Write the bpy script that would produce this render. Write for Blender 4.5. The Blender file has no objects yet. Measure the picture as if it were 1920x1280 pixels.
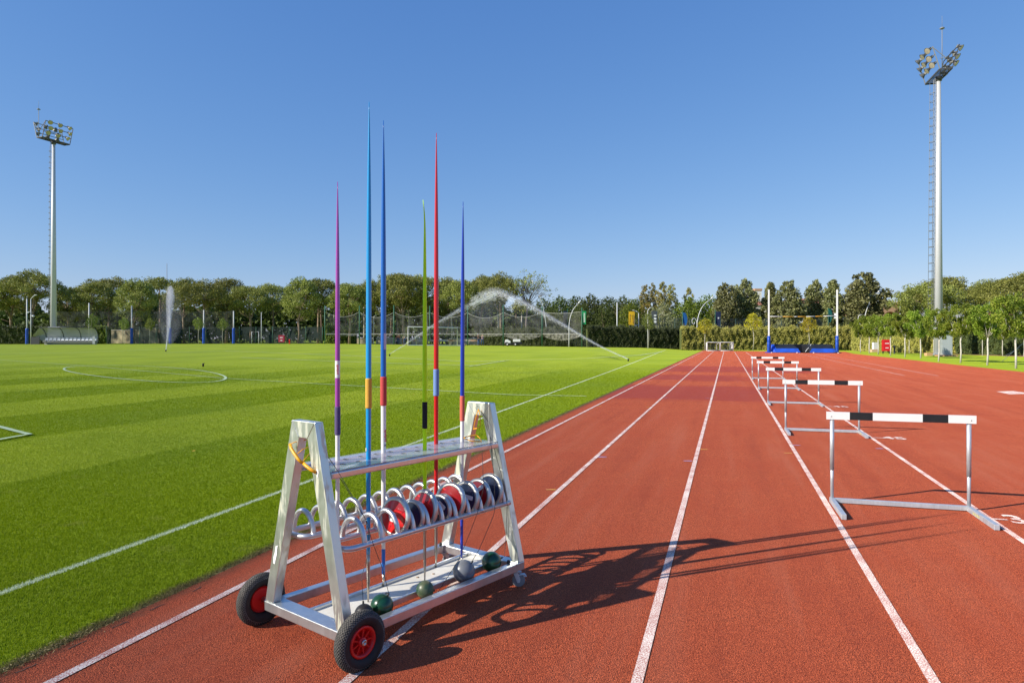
import bpy, bmesh, math, random
import numpy as np
from math import sin, cos, pi, radians, sqrt, atan2, hypot
from mathutils import Vector, Matrix

# ------------------------------------------------------------------ camera, sky, sun, exposure
SC = bpy.context.scene
COL = SC.collection
FPX, CAMH, YH = 1290.0, 1.51, 636.0          # focal length and horizon row in photo pixels (1920 wide), lens height
cam_d = bpy.data.cameras.new('camera')
cam = bpy.data.objects.new('camera', cam_d); COL.objects.link(cam)
cam.location = (0, 0, CAMH); cam.rotation_euler = (pi/2, 0, 0)
cam_d.sensor_width = 36; cam_d.lens = FPX/1920*36; cam_d.shift_y = -4/1920
cam_d.clip_start = 0.05; cam_d.clip_end = 3000
SC.camera = cam
SUN_EL, SHADOW_AZ = radians(29.8), radians(67.6)   # azimuth (clockwise from +Y) that shadows point to
world = bpy.data.worlds.new("World"); SC.world = world; world.use_nodes = True
wn = world.node_tree.nodes; wl = world.node_tree.links
bg = wn['Background']; sky = wn.new('ShaderNodeTexSky'); sky.sky_type = 'NISHITA'; sky.sun_disc = False
sky.sun_elevation = SUN_EL; sky.sun_rotation = SHADOW_AZ + pi
sky.air_density = 1.0; sky.dust_density = 0.15; sky.ozone_density = 1.5; sky.altitude = 50
tint = wn.new('ShaderNodeMix'); tint.data_type = 'RGBA'; tint.blend_type = 'MULTIPLY'; tint.inputs[0].default_value = 1.0
tint.inputs[7].default_value = (.60, .80, 1.12, 1); wl.new(sky.outputs[0], tint.inputs[6])      # deep polarised blue of a clear morning
sp = wn.new('ShaderNodeSeparateColor'); cb = wn.new('ShaderNodeCombineColor'); wl.new(tint.outputs[2], sp.inputs[0])
for _i, (_g, _k) in enumerate(((.97, .91), (.71, 1.17), (.45, 2.12))):                         # flatten the glare towards the horizon
    _p = wn.new('ShaderNodeMath'); _p.operation = 'POWER'; _p.inputs[1].default_value = _g; wl.new(sp.outputs[_i], _p.inputs[0])
    _m = wn.new('ShaderNodeMath'); _m.operation = 'MULTIPLY'; _m.inputs[1].default_value = _k; wl.new(_p.outputs[0], _m.inputs[0]); wl.new(_m.outputs[0], cb.inputs[_i])
wl.new(cb.outputs[0], bg.inputs[0]); bg.inputs[1].default_value = 0.118
sun_d = bpy.data.lights.new('sun', 'SUN'); sun_d.energy = 4.6; sun_d.angle = radians(0.5); sun_d.color = (1.0, 0.93, 0.82)
sun = bpy.data.objects.new('sun', sun_d); COL.objects.link(sun)
_d = Vector((sin(SHADOW_AZ)*cos(SUN_EL), cos(SHADOW_AZ)*cos(SUN_EL), -sin(SUN_EL)))
sun.rotation_euler = _d.to_track_quat('-Z', 'Y').to_euler(); sun.location = (-20, -10, 20)
SC.view_settings.view_transform = 'Standard'; SC.view_settings.look = 'None'
SC.view_settings.exposure = 0.42; SC.view_settings.gamma = 1.0
SC.cycles.max_bounces = 6; SC.cycles.transparent_max_bounces = 48
SC.cycles.use_denoising = True

rng = np.random.default_rng(7); random.seed(7)

# ------------------------------------------------------------------ terrain
TH = radians(17.36)                                 # direction of the running lanes, clockwise from +Y
TD = np.array([sin(TH), cos(TH)]); TN = np.array([cos(TH), -sin(TH)])
def sst(t): t = np.clip(t, 0, 1); return t*t*(3-2*t)
_U = [(p-960)/FPX for p in (-600, 0, 300, 600, 800, 1000, 1200, 1300, 1320)]
_W = [.80, .78, .84, .86, .66, .50, .33, .06, 0]
def gz(x, y):
    """height of the ground: the pitch climbs very gently away from the track"""
    x = np.asarray(x, float); y = np.asarray(y, float)
    u = x/np.maximum(y, 1)
    L = x*TN[0]+y*TN[1]
    return sst((y-26)/64)*np.interp(u, _U, _W)*sst((-3.6-L)/6.0) - 0.012*sst((-3.14-L)/0.03)*0
def track(L, T): p = TN*L+TD*T; return p[0], p[1]
def gnd(px, py, zmax=400):
    """ground point seen at a pixel"""
    k = (px-960)/FPX; s = (py-YH)/FPX
    ys = np.linspace(1.5, zmax, 40000)
    h = CAMH - s*ys; d = h-gz(k*ys, ys)
    i = int(np.argmax(d < 0)); y = ys[i]
    return float(k*y), float(y), float(gz(k*y, y))
def at(px, py, y): return ((px-960)/FPX*y, y, CAMH-(py-YH)/FPX*y)
def base(px, y): x = (px-960)/FPX*y; return (x, y, float(gz(x, y)))

# ------------------------------------------------------------------ materials
MATS = {}
def mat(name, col, rough=.6, metal=0., bump=0., bscale=100., var=0., vscale=8., spec=.5, alpha=1., transl=0., coord='Object', col2=None, detail=4., coat=0.):
    if name in MATS: return MATS[name]
    m = bpy.data.materials.new(name); m.use_nodes = True; MATS[name] = m
    nt = m.node_tree; n = nt.nodes; l = nt.links; b = n['Principled BSDF']
    b.inputs['Base Color'].default_value = (*col, 1); b.inputs['Roughness'].default_value = rough
    b.inputs['Metallic'].default_value = metal; b.inputs['Specular IOR Level'].default_value = spec
    b.inputs['Alpha'].default_value = alpha
    if coat: b.inputs['Coat Weight'].default_value = coat; b.inputs['Coat Roughness'].default_value = .05
    tc = n.new('ShaderNodeTexCoord')
    if var or col2:
        nz = n.new('ShaderNodeTexNoise'); nz.inputs['Scale'].default_value = vscale; nz.inputs['Detail'].default_value = detail
        l.new(tc.outputs[coord], nz.inputs['Vector'])
        r = n.new('ShaderNodeValToRGB'); r.color_ramp.elements[0].position = .35; r.color_ramp.elements[1].position = .65
        c2 = col2 or tuple(c*(1+var) for c in col); c1 = col if col2 else tuple(c*(1-var) for c in col)
        r.color_ramp.elements[0].color = (*c1, 1); r.color_ramp.elements[1].color = (*c2, 1)
        l.new(nz.outputs[0], r.inputs[0]); l.new(r.outputs[0], b.inputs['Base Color'])
    if bump:
        nb = n.new('ShaderNodeTexNoise'); nb.inputs['Scale'].default_value = bscale; nb.inputs['Detail'].default_value = 3
        l.new(tc.outputs[coord], nb.inputs['Vector'])
        bm_ = n.new('ShaderNodeBump'); bm_.inputs['Strength'].default_value = bump; bm_.inputs['Distance'].default_value = .002
        l.new(nb.outputs[0], bm_.inputs['Height']); l.new(bm_.outputs[0], b.inputs['Normal'])
    if transl:
        t = n.new('ShaderNodeBsdfTranslucent'); mx = n.new('ShaderNodeMixShader'); mx.inputs[0].default_value = transl
        out = n['Material Output']; l.new(b.outputs[0], mx.inputs[1]); l.new(t.outputs[0], mx.inputs[2]); l.new(mx.outputs[0], out.inputs[0])
        src = b.inputs['Base Color'].links[0].from_socket if b.inputs['Base Color'].links else None
        if src: l.new(src, t.inputs[0])
        else: t.inputs[0].default_value = (*col, 1)
    return m

def N(nt, t, **kw):
    n = nt.nodes.new(t)
    for k, v in kw.items():
        if k in ('operation', 'blend_type', 'data_type', 'noise_dimensions', 'feature', 'distance', 'musgrave_type', 'interpolation_type', 'wave_type', 'bands_direction'): setattr(n, k, v)
        else: n.inputs[int(k[1:]) if k[0] == 'i' and k[1:].isdigit() else k].default_value = v
    return n
def mth(nt, op, a, b=None, c=None):
    n = nt.nodes.new('ShaderNodeMath'); n.operation = op
    for i, v in enumerate((a, b, c)):
        if v is None: continue
        if isinstance(v, (int, float)): n.inputs[i].default_value = v
        else: nt.links.new(v, n.inputs[i])
    return n.outputs[0]
def mixc(nt, f, a, b):
    n = nt.nodes.new('ShaderNodeMix'); n.data_type = 'RGBA'
    for s, v in ((n.inputs[0], f), (n.inputs[6], a), (n.inputs[7], b)):
        if isinstance(v, (int, float)): s.default_value = v
        elif isinstance(v, tuple): s.default_value = (*v, 1)
        else: nt.links.new(v, s)
    return n.outputs[2]
def smooth(nt, v, lo, hi):
    n = nt.nodes.new('ShaderNodeMapRange'); n.interpolation_type = 'SMOOTHSTEP'
    nt.links.new(v, n.inputs[0]); n.inputs[1].default_value = lo; n.inputs[2].default_value = hi
    return n.outputs[0]
def noise(nt, vec, scale, detail=3, rough=.5):
    n = nt.nodes.new('ShaderNodeTexNoise'); n.inputs['Scale'].default_value = scale; n.inputs['Detail'].default_value = detail
    n.inputs['Roughness'].default_value = rough; nt.links.new(vec, n.inputs['Vector']); return n.outputs[0]
def geo_pos(nt):
    g = nt.nodes.new('ShaderNodeNewGeometry'); s = nt.nodes.new('ShaderNodeSeparateXYZ'); nt.links.new(g.outputs['Position'], s.inputs[0])
    return g.outputs['Position'], s.outputs[0], s.outputs[1], s.outputs[2]
def lin(nt, x, y, a, b, c=0.):    # a*x+b*y+c
    return mth(nt, 'ADD', mth(nt, 'ADD', mth(nt, 'MULTIPLY', x, a), mth(nt, 'MULTIPLY', y, b)), c)

# near touchline of the pitch (two points on the grass)
PA, PB = gnd(585, 900), gnd(1180, 682.5)
_dx, _dy = PB[0]-PA[0], PB[1]-PA[1]; _l = hypot(_dx, _dy); PDX, PDY = _dx/_l, _dy/_l
SD = radians(16.2); SN = (cos(SD), -sin(SD))
def grass_mat(name, blades):
    m = bpy.data.materials.new(name); m.use_nodes = True; nt = m.node_tree; b = nt.nodes['Principled BSDF']
    P, x, y, z = geo_pos(nt)
    big = noise(nt, P, .25, 3); mid = noise(nt, P, 3.5, 4); fine = noise(nt, P, 60 if not blades else 140, 3, .65)
    off = lin(nt, x, y, SN[0], SN[1])                          # distance across the mowing stripes
    wob = mth(nt, 'MULTIPLY', mth(nt, 'SUBTRACT', mid, .5), .35)
    ph = mth(nt, 'DIVIDE', mth(nt, 'ADD', mth(nt, 'ADD', off, wob), 7.0), 6.1)
    fr = mth(nt, 'FRACT', mth(nt, 'ADD', ph, 100.0))
    tri = mth(nt, 'ABSOLUTE', mth(nt, 'SUBTRACT', fr, .5))     # 0 at the middle of the period
    lite = mth(nt, 'MULTIPLY', smooth(nt, fr, .49, .53), mth(nt, 'SUBTRACT', 1.0, smooth(nt, fr, .97, 1.0)))
    # cross bands, weaker
    off2 = lin(nt, x, y, -SN[1], SN[0])
    fr2 = mth(nt, 'FRACT', mth(nt, 'ADD', mth(nt, 'DIVIDE', off2, 11.0), 100.2))
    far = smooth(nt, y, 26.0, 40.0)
    d2 = mth(nt, 'MULTIPLY', mth(nt, 'MINIMUM', smooth(nt, fr2, 0, .08), mth(nt, 'SUBTRACT', 1.0, smooth(nt, fr2, .5, .58))), mth(nt, 'MULTIPLY', far, .5))
    pitch = mth(nt, 'LESS_THAN', lin(nt, x, y, TN[0], TN[1]), 3.0)
    light = mth(nt, 'MULTIPLY', lite, mth(nt, 'LESS_THAN', off, -6.0))
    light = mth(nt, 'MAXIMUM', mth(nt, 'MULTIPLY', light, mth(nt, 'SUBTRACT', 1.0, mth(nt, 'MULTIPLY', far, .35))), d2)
    cd = mixc(nt, fine, (.20, .275, .003), (.30, .385, .007))
    cl = mixc(nt, fine, (.34, .42, .020), (.48, .54, .045))
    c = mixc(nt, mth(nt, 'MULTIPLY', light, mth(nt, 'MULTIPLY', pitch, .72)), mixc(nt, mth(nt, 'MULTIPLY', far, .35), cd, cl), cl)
    c = mixc(nt, smooth(nt, big, .35, .75), c, mixc(nt, .5, c, (.20, .29, .025)))
    dry = smooth(nt, mid, .58, .78); tuft = noise(nt, P, 11, 4, .65)
    c = mixc(nt, mth(nt, 'MULTIPLY', dry, .40), c, (.34, .34, .07)); c = mixc(nt, mth(nt, 'MULTIPLY', smooth(nt, tuft, .55, .75), .45), c, (.11, .17, .004))
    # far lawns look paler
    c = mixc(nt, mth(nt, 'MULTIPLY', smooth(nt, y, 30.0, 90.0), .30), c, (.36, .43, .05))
    # dirty trampled edge beside the track
    L = lin(nt, x, y, TN[0], TN[1])
    e = mth(nt, 'MULTIPLY', smooth(nt, mth(nt, 'ADD', L, mth(nt, 'MULTIPLY', mid, .10)), -3.20, -3.10), mth(nt, 'LESS_THAN', L, 0.0))
    c = mixc(nt, e, c, mixc(nt, fine, (.035, .03, .012), (.30, .25, .10)))
    # chalked touchline
    dl = mth(nt, 'ABSOLUTE', lin(nt, x, y, PDY, -PDX, -(PDY*PA[0]-PDX*PA[1])))
    tl = lin(nt, x, y, PDX, PDY)
    endT = PDX*GEND[0]+PDY*GEND[1]
    ln = mth(nt, 'MULTIPLY', mth(nt, 'SUBTRACT', 1.0, smooth(nt, mth(nt, 'ADD', dl, mth(nt, 'MULTIPLY', fine, .02)), .026, .046)), mth(nt, 'LESS_THAN', tl, endT))
    c = mixc(nt, mth(nt, 'MULTIPLY', ln, .9 if not blades else .80), c, (.72, .78, .62))
    nt.links.new(c, b.inputs['Base Color']); b.inputs['Roughness'].default_value = .55 if blades else .8
    b.inputs['Specular IOR Level'].default_value = .10; b.inputs['Diffuse Roughness'].default_value = .6
    if blades:
        t = nt.nodes.new('ShaderNodeBsdfTranslucent'); nt.links.new(c, t.inputs[0]); mx = nt.nodes.new('ShaderNodeMixShader'); mx.inputs[0].default_value = .3
        nt.links.new(b.outputs[0], mx.inputs[1]); nt.links.new(t.outputs[0], mx.inputs[2]); nt.links.new(mx.outputs[0], nt.nodes['Material Output'].inputs[0])
    else:
        bp = nt.nodes.new('ShaderNodeBump'); bp.inputs['Strength'].default_value = .8; bp.inputs['Distance'].default_value = .02
        nt.links.new(noise(nt, P, 45, 4, .7), bp.inputs['Height']); nt.links.new(bp.outputs[0], b.inputs['Normal'])
    return m
GEND = gnd(1253, 656.5)
def track_mat():
    m = bpy.data.materials.new('rubber_track'); m.use_nodes = True; nt = m.node_tree; b = nt.nodes['Principled BSDF']
    P, x, y, z = geo_pos(nt)
    f1 = noise(nt, P, 185, 4, .75); f2 = noise(nt, P, 1.3, 4, .6); f3 = noise(nt, P, 14, 4, .6)
    vo = nt.nodes.new('ShaderNodeTexVoronoi'); vo.inputs['Scale'].default_value = 150; nt.links.new(P, vo.inputs['Vector'])
    c = mixc(nt, smooth(nt, f1, .38, .62), (.11, .020, .010), (.82, .185, .074))
    c = mixc(nt, smooth(nt, f2, .3, .7), c, mixc(nt, .35, c, (.40, .065, .028)))
    c = mixc(nt, mth(nt, 'MULTIPLY', smooth(nt, f3, .55, .75), .14), c, (.30, .13, .08))
    L = lin(nt, x, y, TN[0], TN[1]); T = lin(nt, x, y, TD[0], TD[1])
    cv = nt.nodes.new('ShaderNodeCombineXYZ'); nt.links.new(mth(nt, 'MULTIPLY', L, 3.2), cv.inputs[0]); nt.links.new(mth(nt, 'MULTIPLY', T, .16), cv.inputs[1])
    wear = noise(nt, cv.outputs[0], 1.0, 5, .6)                       # worn and dusty streaks along the lanes
    c = mixc(nt, mth(nt, 'MULTIPLY', smooth(nt, wear, .48, .72), .30), c, (.50, .17, .10)); c = mixc(nt, mth(nt, 'MULTIPLY', smooth(nt, wear, .50, .30), .25), c, (.22, .04, .025))
    sc = noise(nt, P, 2.4, 6, .75); c = mixc(nt, mth(nt, 'MULTIPLY', smooth(nt, sc, .64, .72), .35), c, (.16, .04, .028))
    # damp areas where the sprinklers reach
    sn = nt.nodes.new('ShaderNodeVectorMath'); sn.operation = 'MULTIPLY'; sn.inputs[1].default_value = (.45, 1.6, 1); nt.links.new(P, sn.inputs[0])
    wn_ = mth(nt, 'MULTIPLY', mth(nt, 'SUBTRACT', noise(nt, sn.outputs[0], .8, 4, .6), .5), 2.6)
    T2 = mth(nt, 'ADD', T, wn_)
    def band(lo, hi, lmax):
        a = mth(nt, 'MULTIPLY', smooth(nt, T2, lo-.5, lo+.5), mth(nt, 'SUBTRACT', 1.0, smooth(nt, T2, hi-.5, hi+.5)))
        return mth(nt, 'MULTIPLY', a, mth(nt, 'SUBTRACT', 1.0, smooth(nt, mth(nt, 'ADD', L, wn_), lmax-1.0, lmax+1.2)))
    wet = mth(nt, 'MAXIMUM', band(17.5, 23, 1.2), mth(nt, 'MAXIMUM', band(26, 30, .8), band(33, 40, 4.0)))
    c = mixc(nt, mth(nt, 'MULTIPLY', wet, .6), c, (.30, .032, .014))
    # darker brown along the lawn edge
    e = smooth(nt, mth(nt, 'ADD', mth(nt, 'MULTIPLY', L, -1.0), mth(nt, 'MULTIPLY', f3, .12)), 3.06, 3.2)
    c = mixc(nt, mth(nt, 'MULTIPLY', e, .55), c, (.10, .06, .03))
    nt.links.new(c, b.inputs['Base Color'])
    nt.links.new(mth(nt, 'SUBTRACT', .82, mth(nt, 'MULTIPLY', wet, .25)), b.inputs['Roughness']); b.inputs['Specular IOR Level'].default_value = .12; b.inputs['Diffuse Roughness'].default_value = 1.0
    bp = nt.nodes.new('ShaderNodeBump'); bp.inputs['Strength'].default_value = 1.0; bp.inputs['Distance'].default_value = .008
    h = mth(nt, 'ADD', f1, mth(nt, 'MULTIPLY', vo.outputs['Distance'], -.8))
    nt.links.new(h, bp.inputs['Height']); nt.links.new(bp.outputs[0], b.inputs['Normal'])
    return m
def line_mat(name, col, gap=(.33, .07, .045), lo=.43, hi=.58):
    m = bpy.data.materials.new(name); m.use_nodes = True; nt = m.node_tree; b = nt.nodes['Principled BSDF']
    P, x, y, z = geo_pos(nt)
    f1 = noise(nt, P, 125, 4, .8); f2 = noise(nt, P, 5, 3)
    c = mixc(nt, smooth(nt, mth(nt, 'ADD', f1, mth(nt, 'MULTIPLY', mth(nt, 'SUBTRACT', f2, .5), .22)), lo, hi), gap, col)
    nt.links.new(c, b.inputs['Base Color']); b.inputs['Roughness'].default_value = .8; b.inputs['Diffuse Roughness'].default_value = 1.0
    bp = nt.nodes.new('ShaderNodeBump'); bp.inputs['Strength'].default_value = .5; bp.inputs['Distance'].default_value = .003
    nt.links.new(f1, bp.inputs['Height']); nt.links.new(bp.outputs[0], b.inputs['Normal'])
    return m
def leaf_mat(name, c1, c2, c3=None, transl=.28, vscale=.9, rough=.55):
    m = bpy.data.materials.new(name); m.use_nodes = True; nt = m.node_tree; b = nt.nodes['Principled BSDF']
    P, x, y, z = geo_pos(nt)
    oi = nt.nodes.new('ShaderNodeObjectInfo')
    n1 = noise(nt, P, vscale, 3, .6); n2 = noise(nt, P, 9, 2)
    c = mixc(nt, smooth(nt, n1, .35, .65), c1, c2)
    if c3: c = mixc(nt, smooth(nt, n2, .52, .62), c, c3)
    c = mixc(nt, mth(nt, 'MULTIPLY', n2, .35), c, tuple(v*.55 for v in c1))
    hs = nt.nodes.new('ShaderNodeHueSaturation'); nt.links.new(c, hs.inputs['Color'])
    nt.links.new(mth(nt, 'ADD', mth(nt, 'MULTIPLY', oi.outputs['Random'], .45), .78), hs.inputs['Value'])
    nt.links.new(mth(nt, 'ADD', mth(nt, 'MULTIPLY', oi.outputs['Random'], .03), .485), hs.inputs['Hue'])
    nt.links.new(hs.outputs[0], b.inputs['Base Color']); b.inputs['Roughness'].default_value = rough; b.inputs['Specular IOR Level'].default_value = .25
    t = nt.nodes.new('ShaderNodeBsdfTranslucent'); nt.links.new(hs.outputs[0], t.inputs[0]); mx = nt.nodes.new('ShaderNodeMixShader'); mx.inputs[0].default_value = transl
    nt.links.new(b.outputs[0], mx.inputs[1]); nt.links.new(t.outputs[0], mx.inputs[2]); nt.links.new(mx.outputs[0], nt.nodes['Material Output'].inputs[0])
    return m
def veil_mat(name, col, alpha, scale=0, rough=.9):
    """net or mist: partly see-through"""
    m = bpy.data.materials.new(name); m.use_nodes = True; nt = m.node_tree; b = nt.nodes['Principled BSDF']
    b.inputs['Base Color'].default_value = (*col, 1); b.inputs['Roughness'].default_value = rough
    if scale:
        P, x, y, z = geo_pos(nt); f = noise(nt, P, scale, 3)
        nt.links.new(mth(nt, 'MULTIPLY', smooth(nt, f, .2, .8), alpha*1.6), b.inputs['Alpha'])
    else: b.inputs['Alpha'].default_value = alpha
    return m
def metal_mat(name, col, rough=.38, metal=.9, streak=.12, stain=False, spang=0.):
    m = bpy.data.materials.new(name); m.use_nodes = True; nt = m.node_tree; b = nt.nodes['Principled BSDF']
    tc = nt.nodes.new('ShaderNodeTexCoord'); o = tc.outputs['Object']
    sep = nt.nodes.new('ShaderNodeSeparateXYZ'); nt.links.new(o, sep.inputs[0])
    st = nt.nodes.new('ShaderNodeVectorMath'); st.operation = 'MULTIPLY'; st.inputs[1].default_value = (60, 60, 4); nt.links.new(o, st.inputs[0])
    n1 = noise(nt, o, 14, 5, .6); n2 = noise(nt, st.outputs[0], 1.0, 3); n3 = noise(nt, o, 140, 2)
    f = mth(nt, 'ADD', mth(nt, 'MULTIPLY', n1, .6), mth(nt, 'MULTIPLY', n2, .4))
    c = mixc(nt, smooth(nt, f, .3, .7), tuple(v*(1-streak) for v in col), tuple(min(1, v*(1+streak)) for v in col))
    c = mixc(nt, mth(nt, 'MULTIPLY', smooth(nt, n1, .6, .8), .35), c, tuple(v*.6 for v in col))
    met = metal; 
    rr = mth(nt, 'ADD', rough-.1, mth(nt, 'MULTIPLY', f, .28))
    b.inputs['Metallic'].default_value = metal
    if stain:   # old glue left by labels, streaks down the middle of the legs
        s2 = nt.nodes.new('ShaderNodeVectorMath'); s2.operation = 'MULTIPLY'; s2.inputs[1].default_value = (30, 30, 5); nt.links.new(o, s2.inputs[0])
        g = noise(nt, s2.outputs[0], 1.0, 4, .6)
        k = mth(nt, 'MULTIPLY', smooth(nt, g, .50, .60), smooth(nt, noise(nt, o, 4, 2), .38, .5))
        c = mixc(nt, mth(nt, 'MULTIPLY', k, .55), c, (.62, .60, .36))
        nt.links.new(mth(nt, 'MULTIPLY', mth(nt, 'SUBTRACT', 1.0, mth(nt, 'MULTIPLY', k, .6)), metal), b.inputs['Metallic'])
        rr = mth(nt, 'ADD', rr, mth(nt, 'MULTIPLY', k, .2))
    nt.links.new(c, b.inputs['Base Color']); nt.links.new(rr, b.inputs['Roughness'])
    bp = nt.nodes.new('ShaderNodeBump'); bp.inputs['Strength'].default_value = .12; bp.inputs['Distance'].default_value = .001
    nt.links.new(mth(nt, 'ADD', n3, n2), bp.inputs['Height']); nt.links.new(bp.outputs[0], b.inputs['Normal'])
    MATS[name] = m; return m

# ------------------------------------------------------------------ mesh helpers
class MB:
    def __init__(s): s.v = []; s.f = []; s.m = []; s.sm = []
    def add(s, vs, fs, mi=0, sm=False):
        o = len(s.v); s.v += [tuple(map(float, v)) for v in vs]; s.f += [tuple(i+o for i in f) for f in fs]
        s.m += [mi]*len(fs); s.sm += [sm]*len(fs); return s
    def box(s, c, d, mi=0, rot=None):
        hx, hy, hz = d[0]/2, d[1]/2, d[2]/2
        vs = [Vector((x*hx, y*hy, z*hz)) for x in (-1, 1) for y in (-1, 1) for z in (-1, 1)]
        if rot is not None: vs = [rot @ v for v in vs]
        vs = [v+Vector(c) for v in vs]
        return s.add(vs, [(0, 1, 3, 2), (4, 6, 7, 5), (0, 4, 5, 1), (2, 3, 7, 6), (0, 2, 6, 4), (1, 5, 7, 3)], mi)
    def bb(s, a, b, mi=0):  # box by two corners
        return s.box([(p+q)/2 for p, q in zip(a, b)], [abs(q-p) for p, q in zip(a, b)], mi)
    def beam(s, a, b, w, h, mi=0, up=(0, 0, 1)):
        a = Vector(a); b = Vector(b); d = b-a; L = d.length; z = d.normalized(); u = Vector(up)
        if abs(z.dot(u)) > .98: u = Vector((1, 0, 0))
        x = u.cross(z).normalized(); y = z.cross(x)
        R = Matrix((x, y, z)).transposed()
        return s.box((a+b)/2, (w, h, L), mi, R)
    def prism(s, poly, ax, lo, hi, mi=0):
        """poly: 2-D points in the two other axes, extruded along axis ax"""
        n = len(poly); vs = []
        for t in (lo, hi):
            for p in poly:
                q = list(p); q.insert(ax, t); vs.append(q)
        fs = [tuple(range(n)), tuple(range(2*n-1, n-1, -1))]+[(i, (i+1) % n+0, (i+1) % n+n, i+n)[::-1] for i in range(n)]
        return s.add(vs, fs, mi)
    def tube(s, pts, r, seg=10, mi=0, closed=False, cap=True, sm=True):
        pts = [Vector(p) for p in pts]; n = len(pts); rs = r if isinstance(r, (list, tuple)) else [r]*n
        vs = []; fs = []; prev = None
        for i, p in enumerate(pts):
            if closed: t = pts[(i+1) % n]-pts[i-1]
            else: t = pts[min(i+1, n-1)]-pts[max(i-1, 0)]
            t = t.normalized() if t.length > 1e-9 else Vector((0, 0, 1))
            if prev is None:
                u = Vector((0, 0, 1)) if abs(t.z) < .9 else Vector((1, 0, 0))
            else: u = prev
            x = (u - t*u.dot(t)).normalized(); y = t.cross(x); prev = x
            for k in range(seg):
                a = 2*pi*k/seg; vs.append(p+x*(cos(a)*rs[i])+y*(sin(a)*rs[i]))
        m = n if closed else n-1
        for i in range(m):
            for k in range(seg):
                a = i*seg+k; b = i*seg+(k+1) % seg; c = ((i+1) % n)*seg+(k+1) % seg; d = ((i+1) % n)*seg+k
                fs.append((a, b, c, d))
        if cap and not closed:
            fs.append(tuple(range(seg-1, -1, -1))); fs.append(tuple((n-1)*seg+k for k in range(seg)))
        return s.add(vs, fs, mi, sm)
    def cyl(s, a, b, r, seg=14, mi=0, r2=None): return s.tube([a, b], [r, r if r2 is None else r2], seg, mi)
    def lathe(s, prof, axis='z', c=(0, 0, 0), seg=24, mi=0, sm=True):
        """prof: (radius, along) pairs"""
        n = len(prof); vs = []; fs = []
        for r, h in prof:
            for k in range(seg):
                a = 2*pi*k/seg; p = (r*cos(a), r*sin(a))
                q = {'z': (p[0], p[1], h), 'y': (p[0], h, p[1]), 'x': (h, p[0], p[1])}[axis]
                vs.append((q[0]+c[0], q[1]+c[1], q[2]+c[2]))
        for i in range(n-1):
            for k in range(seg): fs.append((i*seg+k, i*seg+(k+1) % seg, (i+1)*seg+(k+1) % seg, (i+1)*seg+k))
        return s.add(vs, fs, mi, sm)
    def sphere(s, c, r, seg=24, mi=0, sq=(1, 1, 1)):
        m = seg//2; prof = [(r*sin(pi*i/m)*1, -r*cos(pi*i/m)) for i in range(m+1)]
        prof[0] = (1e-5, -r); prof[-1] = (1e-5, r)
        k = len(s.v); s.lathe(prof, 'z', (0, 0, 0), seg, mi)
        for i in range(k, len(s.v)): x, y, z = s.v[i]; s.v[i] = (x*sq[0]+c[0], y*sq[1]+c[1], z*sq[2]+c[2])
        return s
    def build(s, name, mats, parent=None, loc=None, bevel=0, seg=2, rot=None):
        me = bpy.data.meshes.new(name); me.from_pydata(s.v, [], s.f)
        if not isinstance(mats, (list, tuple)): mats = [mats]
        for m in mats: me.materials.append(m)
        me.polygons.foreach_set('material_index', s.m); me.polygons.foreach_set('use_smooth', s.sm); me.update()
        bm = bmesh.new(); bm.from_mesh(me); bmesh.ops.recalc_face_normals(bm, faces=bm.faces); bm.to_mesh(me); bm.free()
        o = bpy.data.objects.new(name, me); COL.objects.link(o)
        if parent: o.parent = parent
        if loc: o.location = loc
        if rot: o.rotation_euler = rot
        if bevel:
            b = o.modifiers.new('bevel', 'BEVEL'); b.width = bevel; b.segments = seg; b.limit_method = 'ANGLE'; b.angle_limit = radians(40)
            b.harden_normals = False
        return o
def npmesh(name, V, F, mat_, parent=None, loc=None, nper=3, smooth_=False):
    """mesh from numpy arrays; F has nper corners per face"""
    me = bpy.data.meshes.new(name); V = np.asarray(V, np.float32); F = np.asarray(F, np.int32)
    me.vertices.add(len(V)); me.vertices.foreach_set('co', V.ravel())
    me.loops.add(F.size); me.loops.foreach_set('vertex_index', F.ravel())
    me.polygons.add(len(F)); me.polygons.foreach_set('loop_start', np.arange(0, F.size, nper, dtype=np.int32))
    try: me.polygons.foreach_set('loop_total', np.full(len(F), nper, np.int32))
    except Exception: pass
    me.materials.append(mat_); me.update(calc_edges=True); me.validate()
    if smooth_: me.polygons.foreach_set('use_smooth', np.ones(len(F), bool))
    o = bpy.data.objects.new(name, me); COL.objects.link(o)
    if parent: o.parent = parent
    if loc: o.location = loc
    return o
def thing(name, label, cat, loc=(0, 0, 0), rz=0., group=None):
    o = bpy.data.objects.new(name, None); COL.objects.link(o); o.empty_display_size = .2
    o.location = loc; o.rotation_euler = (0, 0, rz); return tag(o, label, cat, group)
def tag(o, label, cat, group=None, kind=None):
    o['label'] = label; o['category'] = cat
    if group: o['group'] = group
    if kind: o['kind'] = kind
    return o
def struct(o, kind='structure'): o['kind'] = kind; return o
def dup(root, loc=None, rz=None, label=None, group=None, scale=None):
    r = root.copy(); COL.objects.link(r)
    if loc is not None: r.location = loc
    if rz is not None: r.rotation_euler = (0, 0, rz)
    if scale is not None: r.scale = scale if isinstance(scale, (tuple, list)) else (scale,)*3
    if label: r['label'] = label
    if group: r['group'] = group
    for ch in list(root.children):
        c = ch.copy(); COL.objects.link(c); c.parent = r
        for g in ch.children:
            d = g.copy(); COL.objects.link(d); d.parent = c
    return r
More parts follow.
